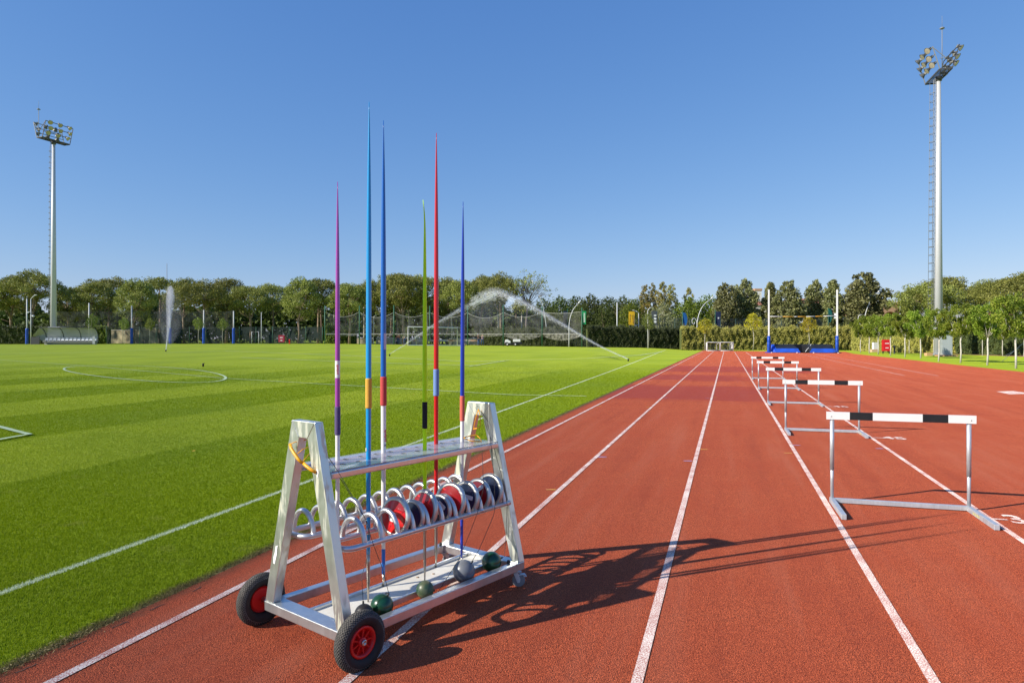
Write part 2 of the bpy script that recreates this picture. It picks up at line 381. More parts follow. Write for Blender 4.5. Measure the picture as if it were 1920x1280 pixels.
def quads(C, size, rng, flat=0., up=None, aspect=1.0):
    """random leaf quads (4 corners) at centres C"""
    n = len(C); size = np.broadcast_to(np.asarray(size, float), (n,))
    nrm = rng.normal(size=(n, 3)); 
    if up is not None: nrm = nrm*(1-flat)+np.asarray(up)*flat*2
    nrm /= np.linalg.norm(nrm, axis=1)[:, None]+1e-9
    a = rng.normal(size=(n, 3)); a -= nrm*(a*nrm).sum(1)[:, None]; a /= np.linalg.norm(a, axis=1)[:, None]+1e-9
    b = np.cross(nrm, a)
    a = a*(size/2)[:, None]; b = b*(size/2*aspect)[:, None]
    V = np.stack([C-a, C-b*.9, C+a, C+b*.9], 1).reshape(-1, 3)
    return V, np.arange(4*n).reshape(n, 4)

def text_mesh(s, size, m, parent=None, name='lettering', extrude=0., loc=(0, 0, 0), rot=(0, 0, 0), align='LEFT', scale=(1, 1, 1), valign='BOTTOM_BASELINE'):
    c = bpy.data.curves.new(name, 'FONT'); c.body = s; c.size = size; c.extrude = extrude; c.align_x = align; c.align_y = valign; c.resolution_u = 3; c.offset = size*.02
    o = bpy.data.objects.new(name+'_tmp', c); COL.objects.link(o); dg = bpy.context.evaluated_depsgraph_get(); me = bpy.data.meshes.new_from_object(o.evaluated_get(dg)); bpy.data.objects.remove(o); bpy.data.curves.remove(c)
    me.materials.clear(); me.materials.append(m); q = bpy.data.objects.new(name, me); COL.objects.link(q); q.location = loc; q.rotation_euler = rot; q.scale = scale
    if parent: q.parent = parent
    return q

# ------------------------------------------------------------------ ground, track and markings
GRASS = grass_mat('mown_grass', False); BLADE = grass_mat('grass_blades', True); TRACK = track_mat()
WHITE_LINE = line_mat('white_line', (.80, .755, .68), lo=.41, hi=.60); YEL_LINE = line_mat('yellow_mark', (.75, .42, .03)); BLU_LINE = line_mat('blue_mark', (.28, .34, .62))
CHALK = line_mat('chalk_line', (.62, .72, .45), gap=(.30, .42, .10), lo=.38, hi=.56)
def ground():
    xs = np.concatenate([[-3000, -1500, -700, -350, -220, -160], np.arange(-130, 60.1, 2.0), [75, 100, 150, 250, 500, 1200, 3000]])
    ys = np.concatenate([[-2000, -500, -120, -40, -15, -5], np.arange(0, 130.1, 1.5), [150, 200, 300, 600, 1200, 2900]])
    X, Y = np.meshgrid(xs, ys); Z = gz(X, np.maximum(Y, .1))*(Y > 0)
    V = np.stack([X, Y, Z], -1).reshape(-1, 3); nx = len(xs); F = []
    I = np.arange((len(ys)-1)*nx).reshape(-1, nx)[:, :-1].ravel()
    F = np.stack([I, I+1, I+1+nx, I+nx], 1)
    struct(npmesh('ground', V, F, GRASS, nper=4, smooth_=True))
ground()
def track_sheet():
    a = track(-3.12, -30); 
    p1 = gnd(1317, 657.2); p2 = gnd(1432, 658.3); p3 = gnd(1585, 659.3); p4 = gnd(1600, 663)
    d = track(13.0, -30); r1 = gnd(1920, 697.4)
    pts = [a, (p1[0], p1[1]), (p2[0], p2[1]), (p3[0], p3[1]), (p4[0], p4[1]), (r1[0], r1[1]), (r1[0]-15, r1[1]-45)]
    mb = MB(); mb.add([(x, y, .004) for x, y in pts], [tuple(range(len(pts)))[::-1]])
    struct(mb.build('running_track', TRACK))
track_sheet()
def strip(mb, pts, w, z=.008, mi=0):
    """flat painted strip along ground points (x,y), width w"""
    P = [Vector((p[0], p[1])) for p in pts]; n = len(P); vs = []
    for i, p in enumerate(P):
        t = (P[min(i+1, n-1)]-P[max(i-1, 0)]).normalized(); q = Vector((-t.y, t.x))*(w/2)
        for s in (1, -1):
            x, y = p.x+q.x*s, p.y+q.y*s; vs.append((x, y, float(gz(x, y))+z))
    mb.add(vs, [(2*i, 2*i+1, 2*i+3, 2*i+2) for i in range(n-1)], mi)
LANES = [-2.835, -1.60, -.378, .868, 2.105]
TEND = 88.7
mb = MB()
for i, L in enumerate(LANES):
    w = .05
    mb.add([(*track(L-w/2, -12), .008), (*track(L+w/2, -12), .008), (*track(L+w/2, TEND-i*.4), .008), (*track(L-w/2, TEND-i*.4), .008)], [(0, 1, 2, 3)])
for a, b, w in (((1498.5, 663), (1695.5, 704), .05), ((1530.5, 664), (1759, 704.5), .05), ((1422, 659.5), (1438, 657.8), .05)):
    strip(mb, [gnd(*a)[:2], gnd(*b)[:2]], w)
pl = [gnd(*p) for p in ((1868, 734.2), (1900, 733.3), (1935, 738.0), (1893, 739.5))]
mb.add([(p[0], p[1], .008) for p in pl], [(0, 1, 2, 3)])
struct(mb.build('lane_lines', WHITE_LINE))
def ticks(lst, name, m):
    mb = MB()
    for (x0, x1, y) in lst:
        a = gnd(x0, y); b = gnd(x1, y); w = .045
        mb.add([(a[0], a[1]-w/2*1.2, .008), (b[0], b[1]-w/2*1.2, .008), (b[0], b[1]+w/2*1.2, .008), (a[0], a[1]+w/2*1.2, .008)], [(0, 1, 2, 3)])
    struct(mb.build(name, m))
ticks([(1023.5, 1042, 919), (1313, 1327, 843.2), (1470.5, 1485, 850.2), (1119, 1128, 761.6), (1211, 1217.5, 763.3), (1337, 1344, 745.5), (1420.5, 1426, 747.2)], 'yellow_lane_marks', YEL_LINE)
ticks([(1121.5, 1137, 857.5), (1281.5, 1297, 865), (1486, 1500, 835.3), (1642, 1656, 841.6), (1244, 1252, 745.5), (1323, 1330, 746.8)], 'blue_lane_marks', BLU_LINE)
mb = MB()
for a_, b_ in (((29.5, 1265), (70, 1247)), ((127, 1220), (162, 1203)), ((210, 1179), (238.5, 1167)), ((281, 1146.6), (306, 1135)), ((361, 1110.5), (378.5, 1101.7))):
    A_ = gnd(*a_); B_ = gnd(*b_); q_ = [(A_[0]+(B_[0]-A_[0])*t_+random.uniform(-.004, .004), A_[1]+(B_[1]-A_[1])*t_) for t_ in np.linspace(0, 1, 7)]; strip(mb, q_, .007, .0065)
struct(mb.build('track_cracks', mat('crack_dark', (.05, .03, .02), .95)))
def lane_text(s, px, py, h, wfac=1.):
    g = gnd(px, py); struct(text_mesh(s, h, WHITE_LINE, None, 'lane_number', 0, (g[0], g[1], .0085), (0, 0, -TH+radians(2)), scale=(wfac, 1, 1)))
lane_text('\u201336', 1856, 979, .40, .78); lane_text('\u201345', 1634, 822.5, .40, .85); lane_text('\u201345', 1547, 763, .40, .85)
# white chalk on the pitch away from the touchline
mb = MB()
def chalk(pts, w=.10, z=.02, n=24):
    G = []
    for i in range(len(pts)-1):
        for k in range(n): t = k/n; G.append(gnd(pts[i][0]*(1-t)+pts[i+1][0]*t, pts[i][1]*(1-t)+pts[i+1][1]*t)[:2])
    G.append(gnd(*pts[-1])[:2]); strip(mb, G, w, z)
chalk([(-60, 787), (54, 816.5), (-60, 837)], .10, .028, 6)
ell = []
for k in range(49):
    a = 2*pi*k/48; ell.append((271.5+152*cos(a), 700.5+8.5*cos(a)+13.8*sin(a)+1.2*sin(2*a)))
chalk(ell, .10, .02, 2)
chalk([(-20, 673.5), (172, 687), (424, 710), (960, 741), (1100, 743.5)], .07, .02, 10)
chalk([(-20, 664.0), (130, 661.5), (300, 655.2)], .16, .03, 8)
chalk([(310, 661.5), (420, 658.2), (620, 665.5), (760, 672.5), (880, 678.5), (950, 676.5)], .16, .03, 8)
chalk([(880, 687), (955, 675.5)], .11, .02, 8)
chalk([(450, 670.5), (620, 677.5), (780, 683), (900, 686)], .13, .03, 8)
chalk([(950, 676), (1100, 672.5), (1200, 666), (1240, 660)], .13, .03, 8)
struct(mb.build('pitch_lines', CHALK))
# strip of bare earth in front of the hedge on the right, and the worn rim of the lawn
EARTH = mat('earth', (.40, .21, .10), .9, var=.25, vscale=3, bump=.5, bscale=30)
mb = MB(); q = [gnd(x, y) for x, y in ((1600, 657.6), (1700, 661.3), (1800, 664.6), (1925, 669.0), (2100, 676), (2100, 668), (1925, 665.6), (1800, 662.2), (1700, 659.6), (1600, 656.9))]
mb.add([(p[0], p[1], .006) for p in q], [tuple(range(10))]); struct(mb.build('dirt_border', EARTH))

def grass_blades():
    r = np.random.default_rng(3); V = []; 
    zs = []; n_tot = 0
    edges = np.geomspace(2.6, 52, 110)
    for a, b in zip(edges[:-1], edges[1:]):
        zc = (a+b)/2
        xl = -.80*zc; xr = (-3.10 - zc*TN[1])/TN[0]      # left frustum edge .. track edge
        if xr <= xl: continue
        dens = min(20000, 330000/zc**2); n = int((b-a)*(xr-xl)*dens)
        x = r.uniform(xl, xr, n); y = r.uniform(a, b, n); zs.append(np.stack([x, y], 1))
    P = np.concatenate(zs); L = P@TN
    nz = .5+.5*np.sin(P[:, 0]*9+np.sin(P[:, 1]*5)*2)*np.sin(P[:, 1]*7+P[:, 0]*3)
    keep = L < -3.105-.065*nz*(.5+.5*np.sin(P[:, 1]*2.3+P[:, 0]))+.022*r.normal(size=len(P)); P = P[keep]; L = L[keep]
    n = len(P); h = r.uniform(.012, .024, n); w = .0012+.00034*P[:, 1]*r.uniform(.7, 1.3, n)
    edge = sst((L+3.25)/.12); h *= (1+.5*edge*r.random(n)); h *= 1-.85*sst((P[:, 1]-22)/28); 
    a = r.uniform(0, 2*pi, n); lean = r.uniform(.1, .8, n)+.5*edge*r.random(n); la = r.uniform(0, 2*pi, n)
    B = np.stack([P[:, 0], P[:, 1], gz(P[:, 0], P[:, 1])-.002], 1)
    dx = np.stack([np.cos(a), np.sin(a), 0*a], 1)*w[:, None]
    tip = B+np.stack([np.cos(la)*lean*h, np.sin(la)*lean*h, h], 1)
    V = np.stack([B-dx, B+dx, tip], 1).reshape(-1, 3)
    o = npmesh('grass', V, np.arange(3*n).reshape(n, 3), BLADE, nper=3)
    tag(o, 'short mown green grass of the pitch beside the red track', 'grass', kind='stuff')
grass_blades()
def edge_debris():
    r = np.random.default_rng(5); n = 5200
    T = 2.0+ (r.random(n)**1.6)*34; L = -3.13+r.normal(size=n)*.028
    clump = np.sin(T*3.1)+np.sin(T*7.7+1)+np.sin(T*1.3); k = clump > r.normal(size=n)*.8; T = T[k]; L = L[k]; n = len(T)
    P = TN[None]*L[:, None]+TD[None]*T[:, None]; C = np.stack([P[:, 0], P[:, 1], np.full(n, .012)+r.random(n)*.012], 1)
    V, F = quads(C, r.uniform(.008, .026, n), r, .6, (0, 0, 1), .16)
    tag(npmesh('litter', V, F, mat('dry_grass', (.10, .075, .03), .9, col2=(.42, .33, .15), vscale=25), nper=4), 'dry grass clippings and crumbs along the lawn edge', 'litter', kind='stuff')
edge_debris()

# ------------------------------------------------------------------ equipment cart (local axes: x along it, y across it, z up)
ALU = metal_mat('aluminium', (.70, .71, .71), .33, .88, .06); ALU_ST = metal_mat('aluminium_legs', (.68, .71, .67), .33, .88, .06, stain=True)
TUBE = metal_mat('aluminium_tube', (.66, .66, .67), .36, .88, .05); GALV = metal_mat('galvanised', (.62, .63, .64), .48, .55, .12)
STEEL = metal_mat('bright_steel', (.55, .54, .52), .28, 1.0, .1)
BLACK = mat('black_rubber', (.018, .018, .019), .6, bump=.2, bscale=60); TYRE = mat('tyre_rubber', (.010, .010, .010), .75, col2=(.022, .021, .019), vscale=20, bump=.2, bscale=300)
TREAD = mat('dusty_tread', (.085, .078, .068), .85, col2=(.15, .135, .115), vscale=30, bump=.3, bscale=250)
REDPL = mat('red_wheel_plastic', (.62, .012, .012), .38, bump=.05, bscale=90); WHITEP = mat('white_paint', (.80, .79, .76), .4, var=.04, vscale=6)
YELLOW = mat('yellow_handle', (.85, .40, .008), .4, var=.1, vscale=40); BOARD = mat('cream_board', (.72, .67, .55), .6, col2=(.80, .77, .68), vscale=7, bump=.15, bscale=50)
WIRE = mat('dark_wire', (.06, .06, .055), .5, metal=.5); WIREL = mat('pale_wire', (.5, .5, .48), .4, metal=.8)
CX, CY, CTH = -.7699, 3.1658, radians(38.682); CRZ = pi/2-CTH
SU, CU = sin(CTH), cos(CTH); L_, W_, ZB, ZT, HT, WT, DP = 1.3547, .6657, .152, .050, 1.1085, .1915, .0484
MID = W_/2
def c2w(u, v, w=0.): return (CX+u*SU-v*CU, CY+u*CU+v*SU, w)
def on_v(px, py, v):
    k = (px-960)/FPX; y = (v-CX*CU*-1*-1-0+0) if False else None
    # ray x=k*t, y=t ; v = -(x-CX)*CU+(y-CY)*SU
    t = (v-CX*CU+CY*SU)/(SU-k*CU); x = k*t
    return ((x-CX)*SU+(t-CY)*CU, v, CAMH-(py-YH)*t/FPX)
def on_u(px, py, u):
    k = (px-960)/FPX; t = (u+CX*SU+CY*CU)/(k*SU+CU); x = k*t
    return (u, -(x-CX)*CU+(t-CY)*SU, CAMH-(py-YH)*t/FPX)
cart = thing('equipment_cart', 'two-wheeled aluminium rack trolley holding javelins, discuses and hammers on the red track', 'trolley', (CX, CY, 0), CRZ)
def place(mb): return mb
# base frame
mb = MB(); z0, z1 = ZB-ZT, ZB
mb.bb((0, 0, z0), (.088, W_, z1)); mb.bb((L_-.075, 0, z0), (L_, W_, z1))
mb.bb((.088, .001, z0), (L_-.075, .050, z1-.001)); mb.bb((.088, W_-.050, z0), (L_-.075, W_-.001, z1-.001))
mb.bb((.088, .165, z0+.005), (L_-.075, .185, z1-.012)); mb.bb((.088, .405, z0+.005), (L_-.075, .425, z1-.012))
mb.build('base_frame', ALU, cart, bevel=.004)
mb = MB(); mb.bb((.0885, .1855, z0+.006), (L_-.0755, .4045, z0+.020)); mb.build('floor_board', BOARD, cart)
for u, v in ((.30, .26), (.52, .31), (.70, .24), (.9, .33), (1.05, .30), (.45, .2), (.8, .36), (1.18, .2)): MB().cyl((u, v, z0+.0195), (u, v, z0+.0225), .008, 10).build('floor_screw', mat('rusty_screw', (.35, .22, .12), .6), cart)
for u, v in ((L_-.10, .045), (L_-.10, W_-.045)): MB().lathe([(.0001, .022), (.008, .020), (.0105, .012), (.0105, 0)], 'z', (u, v, z1), 14).build('corner_bolt', BLACK, cart)
# end frames
def end_frame(u0, u1, face):
    yo = [(0, ZB), (MID-WT/2, HT), (MID+WT/2, HT), (W_, ZB)]
    lw = .0714; hz = HT-.083; hw = .034
    outer = yo; inner = [(lw, ZB), (MID-hw, hz), (MID+hw, hz), (W_-lw, ZB)]
    mb = MB()
    n = 4; vs = [(u0, *p) for p in outer]+[(u0, *p) for p in inner]+[(u1, *p) for p in outer]+[(u1, *p) for p in inner]
    fs = []
    for i in range(3):
        fs += [(i, i+1, i+5, i+4), (i+8, i+12, i+13, i+9), (i, i+8, i+9, i+1), (i+4, i+5, i+13, i+12)]
    fs += [(0, 4, 12, 8), (3, 11, 15, 7)]
    mb.add(vs, fs)
    fr = mb.build('end_frame', ALU_ST, cart, bevel=.0035)
    uf = u0-.0004 if face < 0 else u1+.0004
    for a, b in ((outer[1], inner[1]), (outer[2], inner[2])):
        pts = [(uf, a[0]+(b[0]-a[0])*t, a[1]+(b[1]-a[1])*t) for t in np.linspace(.04, .96, 22)]
        MB().tube(pts, [.0013+.0006*(i % 2) for i in range(22)], 6).build('weld_seam', STEEL, fr)
    return fr
ef1 = end_frame(.0055, .0055+DP, -1); ef2 = end_frame(L_-DP, L_, -1)
TORN = mat('torn_paper', (.85, .84, .80), .8)   # torn remains of white labels on the front legs
def scrap(pts, u=.0045):
    mb = MB(); P = [on_u(x, y, u) for x, y in pts]; mb.add(P+[(p[0]-.0008, p[1], p[2]) for p in P], [tuple(range(len(P))), tuple(range(2*len(P)-1, len(P)-1, -1))]); mb.build('label_scrap', TORN, ef1)
scrap([(517, 1023), (521, 1022), (519.5, 1030), (519, 1040), (515, 1057), (512.5, 1055), (513, 1043), (516, 1033)])
scrap([(593.5, 878), (597, 881), (597.5, 886), (595, 898), (594, 890)])
# shelf
SHT = .872
mb = MB(); y0, y1 = .188, .478
MB().bb((.0545, .166, .834), (L_-DP-.0005, .200, .868)).build('shelf_rail', ALU, cart, bevel=.008, seg=4)
mb.bb((.0545, .496, .836), (L_-DP-.0005, .500, .868)); mb.bb((.0545, .452, .864), (L_-DP-.0005, .4958, .868)); mb.bb((.0545, .465, .836), (L_-DP-.0005, .4958, .840))
mb.build('shelf_rail', ALU, cart, bevel=.0014, seg=1)
PLATE = mat('clear_plate', (.70, .69, .76), .10, alpha=.36, spec=.9); HOLE = mat('plate_hole_edge', (.28, .30, .26), .3, alpha=.45)
mb = MB()
us = np.linspace(.0560, L_-DP-.002, 13); du = us[1]-us[0]; HR = .0165
rows = (.290, .400); vs_ = [.1705, .345, .4955]
def cell(u0, u1, v0, v1, cu, cv, z):
    cs = [(u0, v0), (u1, v0), (u1, v1), (u0, v1)]; n = 24; ring = [(cu+HR*cos(2*pi*k/n-3*pi/4), cv+HR*sin(2*pi*k/n-3*pi/4)) for k in range(n)]
    fs = []; V = [(*p, z) for p in cs]+[(*p, z) for p in ring]
    for s in range(4):
        for k in range(6): fs.append((s, 4+(6*s+k+1) % n, 4+(6*s+k) % n))
        fs.append((s, (s+1) % 4, 4+(6*s+6) % n))
    return V, fs
for i in range(12):
    for j in range(2):
        for z in (SHT-.0035, SHT+.0025):
            V, fs = cell(us[i], us[i+1], vs_[j], vs_[j+1], (us[i]+us[i+1])/2, rows[j], z); mb.add(V, fs)
mb.bb((.0560, .1700, SHT-.0036), (L_-DP-.002, .1704, SHT+.0026), 1)
pl = mb.build('shelf_plate', [PLATE, HOLE], cart)
for i in range(12):
    for v in rows: MB().lathe([(HR+.0003, SHT-.0036), (HR+.0003, SHT+.0026), (HR-.0007, SHT+.0026), (HR-.0007, SHT-.0036)], 'z', (0, 0, 0), 20).build('hole_rim', HOLE, pl, loc=((us[i]+us[i+1])/2, v, 0))
# disc racks
def rack(v0, v1, u0, u1, uh):
    zc = .506; r = .0148; mb = MB(); R = .055
    def arc(cu, cv, a0, a1): return [(cu+R*cos(a), cv+R*sin(a), zc) for a in np.linspace(a0, a1, 8)]
    pts = [(u1, v0, zc)]+[(u0+R+.02, v0, zc)]+arc(u0+R, v0+R, -pi/2, -pi)[1:]+arc(u0+R, v1-R, pi, pi/2)+[(u0+R+.02, v1, zc), (u1, v1, zc)]
    mb.tube(pts, r, 14); mb.box((u1-.004, (v0+v1)/2, zc), (.006, v1-v0, .024))
    rk = mb.build('disc_rack', TUBE, cart)
    vm = (v0+v1)/2; hr = (v1-v0)/2; arcp = [(cos(a)*hr, sin(a)*(hr+.028)) for a in np.linspace(pi, 0, 20)]
    me = None
    for u in uh:
        if me is None:
            h = MB(); h.tube([(0, p[0], p[1]) for p in arcp], .0135, 12)
            for s in (-1, 1): h.lathe([(.0175, .006), (.0150, .012), (.0122, .017)], 'z', (0, s*hr, 0), 12)
            o = h.build('hoop', TUBE, rk); me = o
        else: o = me.copy(); COL.objects.link(o); o.parent = rk
        o.location = (u, vm, zc)
    return rk
rack(.080, .255, .075, L_-DP-.001, [.182+.1075*k for k in range(11)])
rack(.415, .590, .075, L_-DP-.001, [.125+.1045*k for k in range(12)])
# wheels
WR = .1374
def big_wheel(v, sgn):
    """sgn -1: outer face towards -y"""
    r = MB(); ns, nt_ = 640, 52; RB = .0345; cr = WR-RB
    V = np.zeros((nt_, ns, 3)); ph = np.linspace(-pi*.96, pi*.96, nt_)
    for i, a in enumerate(ph):
        k = 2*pi*np.arange(ns)/ns
        rr = cr + RB*1.0*np.cos(a); hh = RB*1.02*np.sin(a)
        s = a*RB; t = k*WR
        d = .0155
        g1 = np.abs(((t+s*1.15)/d) % 1-.5); g2 = np.abs(((t-s*1.15)/d) % 1-.5)
        groove = np.clip((np.maximum(g1, g2)-.37)/.06, 0, 1)
        dep = .0042*groove*float(sst((1.42-abs(a))/.25))
        R = rr-dep*math.cos(a)*1.0; H = hh-dep*math.sin(a)
        V[i, :, 0] = R*np.cos(k); V[i, :, 2] = R*np.sin(k); V[i, :, 1] = H
    I = np.arange((nt_-1)*ns); a = I; j = (I % ns); b = I-j+(j+1) % ns
    F = np.stack([a, b, b+ns, a+ns], 1)
    # sit flat on the ground under load
    V[:, :, 2] = np.maximum(V[:, :, 2], -WR+.0025)
    MAP = np.zeros((nt_-1, ns), int)
    for i in range(nt_-1):
        a = ph[i]; t = WR*2*pi*np.arange(ns)/ns; q = a*RB; g1 = np.abs(((t+q*1.15)/.0155) % 1-.5); g2 = np.abs(((t-q*1.15)/.0155) % 1-.5)
        MAP[i] = ((np.maximum(g1, g2) < .385) & (abs(a) < 1.38)).astype(int)  # lighter dusty blocks; groove shade is put into the darker rubber colour
    wh = MB().lathe([(.066, -.012), (.066, .012)], 'y', seg=30).build('wheel', REDPL, cart, loc=(.0278, v, WR-.0025))
    ty = npmesh('tyre', V.reshape(-1, 3), F, TYRE, wh, nper=4, smooth_=True); ty.data.materials.append(TREAD); ty.data.polygons.foreach_set('material_index', MAP.ravel().astype(np.int32))
    m = MB(); fo = sgn*.020
    m.lathe([(.073, fo*.2), (.073, fo*1.15), (.069, fo*1.3), (.060, fo*1.25), (.057, fo*.6), (.053, fo*.2), (.053, 0), (.073, 0)], 'y', seg=40)
    m.lathe([(.0001, -fo*.2), (.056, -fo*.2)], 'y', seg=30)
    for k in range(9):
        a = 2*pi*k/9; R = Matrix.Rotation(-a, 3, 'Y'); m.box(R @ Vector((.037, fo*.35, 0)), (.040, .014, .0065), 0, R)
    m.lathe([(.022, 0), (.022, fo*1.0), (.019, fo*1.2), (.0001, fo*1.2)], 'y', seg=24)
    m.build('rim', REDPL, wh)
    m = MB(); m.lathe([(.0145, fo*1.2), (.0145, fo*1.55), (.0125, fo*1.75), (.0055, fo*1.75), (.0055, fo*1.45), (.0001, fo*1.45)], 'y', seg=24)
    m.build('hub', STEEL, wh)
    return wh
big_wheel(-.0402-.0353, -1); big_wheel(W_+.0402+.0353, 1)
mb = MB(); mb.cyl((.0278, -.045, WR), (.0278, W_+.045, WR), .009, 12); mb.cyl((.0278, -.050, WR), (.0278, -.001, WR), .016, 14); mb.cyl((.0278, W_+.001, WR), (.0278, W_+.05, WR), .016, 14)
mb.build('axle', STEEL, cart)
def caster(u, v, a):
    R = Matrix.Rotation(a, 4, 'Z')
    m = MB(); m.bb((-.035, -.028, ZB-ZT-.005), (.035, .028, ZB-ZT-.0005)); m.cyl((0, 0, .085), (0, 0, ZB-ZT-.005), .016, 14)
    for s in (-1, 1): m.prism([(-.012, .088), (.016, .088), (.030, .050), (.026, .030), (.010, .030)], 1, s*.016-.0015, s*.016+.0015)
    m.bb((-.012, -.0145, .0845), (.016, .0145, .088)); m.bb((.020, -.014, .074), (.062, .014, .078)); m.bb((.050, -.018, .064), (.068, .018, .072))
    f = m.build('caster', GALV, cart, loc=(u, v, 0), bevel=.0008); f.rotation_euler = (0, 0, a)
    w = MB(); w.lathe([(.0001, -.010), (.030, -.011), (.0385, -.009), (.0400, 0), (.0385, .009), (.030, .011), (.0001, .010)], 'y', (.022, 0, .040), 28)
    w.build('caster_wheel', mat('grey_plastic', (.22, .22, .23), .45), f)
caster(L_-.055, .030, radians(-40)); caster(L_-.055, W_-.04, radians(-20))

# ------------------------------------------------------------------ javelins
def jmat(name, c, rough=.28, coat=.4): return mat('javelin_'+name, c, rough, coat=coat)
def javelin(label, u, v, z0, z1, segs, grip, gcol, rmax, head=.0, bend=0., lean=(0, 0)):
    """segs: (from z, material) upwards; grip (z0,z1)"""
    t = thing('javelin', label, 'javelin', c2w(u, v, z0), CRZ, 'javelins standing in the rack')
    gm = (grip[0]+grip[1])/2
    def rad(z):
        if z >= gm: q = (z-gm)/(z1-gm); return max(.0016, rmax*(1-q**3.0)*.96+.0014)
        q = (gm-z)/(gm-z0); return max(.0035, rmax*(1-.38*q**1.6)) if z-z0 > .06 else .0035+(rmax*.5-.0035)*min(1, (z-z0)/.06)
    def pos(z): 
        s = (z-z0); b = bend*max(0, (z-(z1-.16))/.16)**2
        return (lean[0]*s-b*SU, lean[1]*s+b*CU, s)
    bounds = [s[0] for s in segs]+[z1]
    for i, (a, nm, m) in enumerate(segs):
        b = bounds[i+1]; k = max(3, int((b-a)/.04)); zz = np.linspace(a, b, k)
        rr = [rad(z)+(0 if nm != 'metal_head' else .0) for z in zz]
        MB().tube([pos(z) for z in zz], rr, 18).build(nm, m, t)
    g0, g1 = grip; zz = []; rr = []
    for k in range(41):
        z = g0+(g1-g0)*k/40; zz.append(pos(z)); rr.append(rmax*1.22+(.0007 if k % 2 else 0)-(.0015 if k in (0, 40) else 0))
    MB().tube(zz, rr, 18).build('grip', gcol, t)
    return t
ZF = ZB-ZT+.0203
WHT = jmat('white', (.78, .77, .75)); CYA = jmat('cyan', (.008, .30, .66)); BLU = jmat('blue', (.006, .12, .48)); PUR = jmat('purple', (.36, .06, .36)); GRN = mat('javelin_lime', (.60, 1.0, .01), .45, spec=.2)
RED = jmat('red', (.55, .006, .012)); DBL = jmat('navy', (.010, .04, .42)); HEAD = metal_mat('javelin_head', (.50, .46, .40), .26, 1.0, .15)
def gripm(n, c): return mat('grip_'+n, c, .85, bump=.6, bscale=260)
def z_at(px, py, v): return on_v(px, py, v)[2]
def u_at(px, py, v): return on_v(px, py, v)[0]
v = .40; J = thing
j1 = javelin('short purple and white javelin with violet cord grip, leftmost in the rack', u_at(633, 830, v), v, ZF, z_at(633, 341, v),
    [(ZF, 'metal_head', HEAD), (.40, 'tail', WHT), (z_at(633, 780, v), 'shaft', PUR)], (z_at(633, 815, v), z_at(633, 762, v)), gripm('violet', (.10, .07, .18)), .0120)
v = .29
j2 = javelin('tallest javelin, light blue shaft with yellow grip', u_at(690.3, 900, v), v, ZF, z_at(693, 192, v), [(ZF, 'metal_head', HEAD), (z_at(690, 1038, v), 'shaft', CYA)],
    (z_at(691, 765, v), z_at(691, 709, v)), gripm('yellow', (.72, .38, .05)), .0135, lean=(.0018, -.001))
v = .40
j3 = javelin('royal blue and white javelin with red grip beside the light blue one', u_at(719, 900, v), v, ZF, z_at(719, 226, v), [(ZF, 'metal_head', HEAD), (z_at(720, 1075, v), 'nose', BLU), (z_at(719, 1028, v), 'tail', WHT), (z_at(719, 730, v), 'shaft', BLU)],
    (z_at(718, 760, v), z_at(718, 706, v)), gripm('red', (.55, .06, .06)), .0145)
v = .29
j4 = javelin('lime green javelin with black grip and slightly bent tip', u_at(796.5, 900, v), v, ZF, z_at(797, 375, v), [(ZF, 'metal_head', HEAD), (z_at(797, 945, v), 'shaft', GRN)],
    (z_at(796.5, 803, v), z_at(796.5, 753, v)), gripm('black', (.012, .012, .012)), .0118, bend=.010)
v = .40
j5 = javelin('bright red javelin with pale blue grip', u_at(817.5, 900, v), v, ZF, z_at(819.5, 250, v), [(ZF, 'metal_head', HEAD), (z_at(817, 940, v), 'shaft', RED)],
    (z_at(817, 742, v), z_at(817, 692, v)), gripm('pale_blue', (.16, .27, .55)), .0138, lean=(.0014, 0))
v = .345
j6 = javelin('dark blue and white javelin with coral grip, nearest the far end frame', u_at(865.5, 960, v), v, ZF, z_at(871, 379, v), [(ZF, 'metal_head', HEAD), (z_at(865.5, 1045, v), 'nose', DBL), (z_at(865.5, 960, v), 'tail', WHT), (z_at(866, 765, v), 'shaft', DBL)],
    (z_at(865, 789, v), z_at(866, 742, v)), gripm('coral', (.68, .13, .09)), .0122, lean=(.0062, 0))
def wrap_label(j, z0, z1, r, a0, a1, m, name='sticker'):
    mb = MB(); n = 8; A = np.linspace(a0, a1, n)
    mb.add([(r*cos(a), r*sin(a), z) for z in (z0, z1) for a in A], [(i, i+1, n+i+1, n+i) for i in range(n-1)], 0, True); return mb.build(name, m, j)
PAPER = mat('sticker_white', (.78, .76, .74), .5)
AV = -pi/2-CTH*0   # the side towards the camera in cart axes is about -y/-x
def camang(u, v): x, y, _ = c2w(u, v); d = math.atan2(-y, -x)-CRZ; return d
a = camang(.21, .40); v = .40; wrap_label(j1, z_at(633, 708, v)-ZF, z_at(633, 676, v)-ZF, .0136, a-1.3, a+1.1, PAPER)
a = camang(.518, .40); wrap_label(j3, z_at(719, 655, v)-ZF, z_at(719, 624.5, v)-ZF, .0157, a+.1, a+1.5, mat('sticker_lilac', (.55, .50, .62), .5))
a = camang(.41, .29); v = .29; wrap_label(j2, z_at(690, 845, v)-ZF, z_at(690, 839, v)-ZF, .0141, a-1.2, a-.7, PAPER)
def jtext(j, s, zc, r, ang, size, m):
    o = text_mesh(s, size, m, j, 'lettering', align='CENTER', valign='CENTER')
    n = Vector((cos(ang), sin(ang), 0)); x = Vector((0, 0, 1)); y = n.cross(x)
    R = Matrix((x, y, n)).transposed().to_4x4(); R.translation = n*r+Vector((0, 0, zc)); o.matrix_basis = R
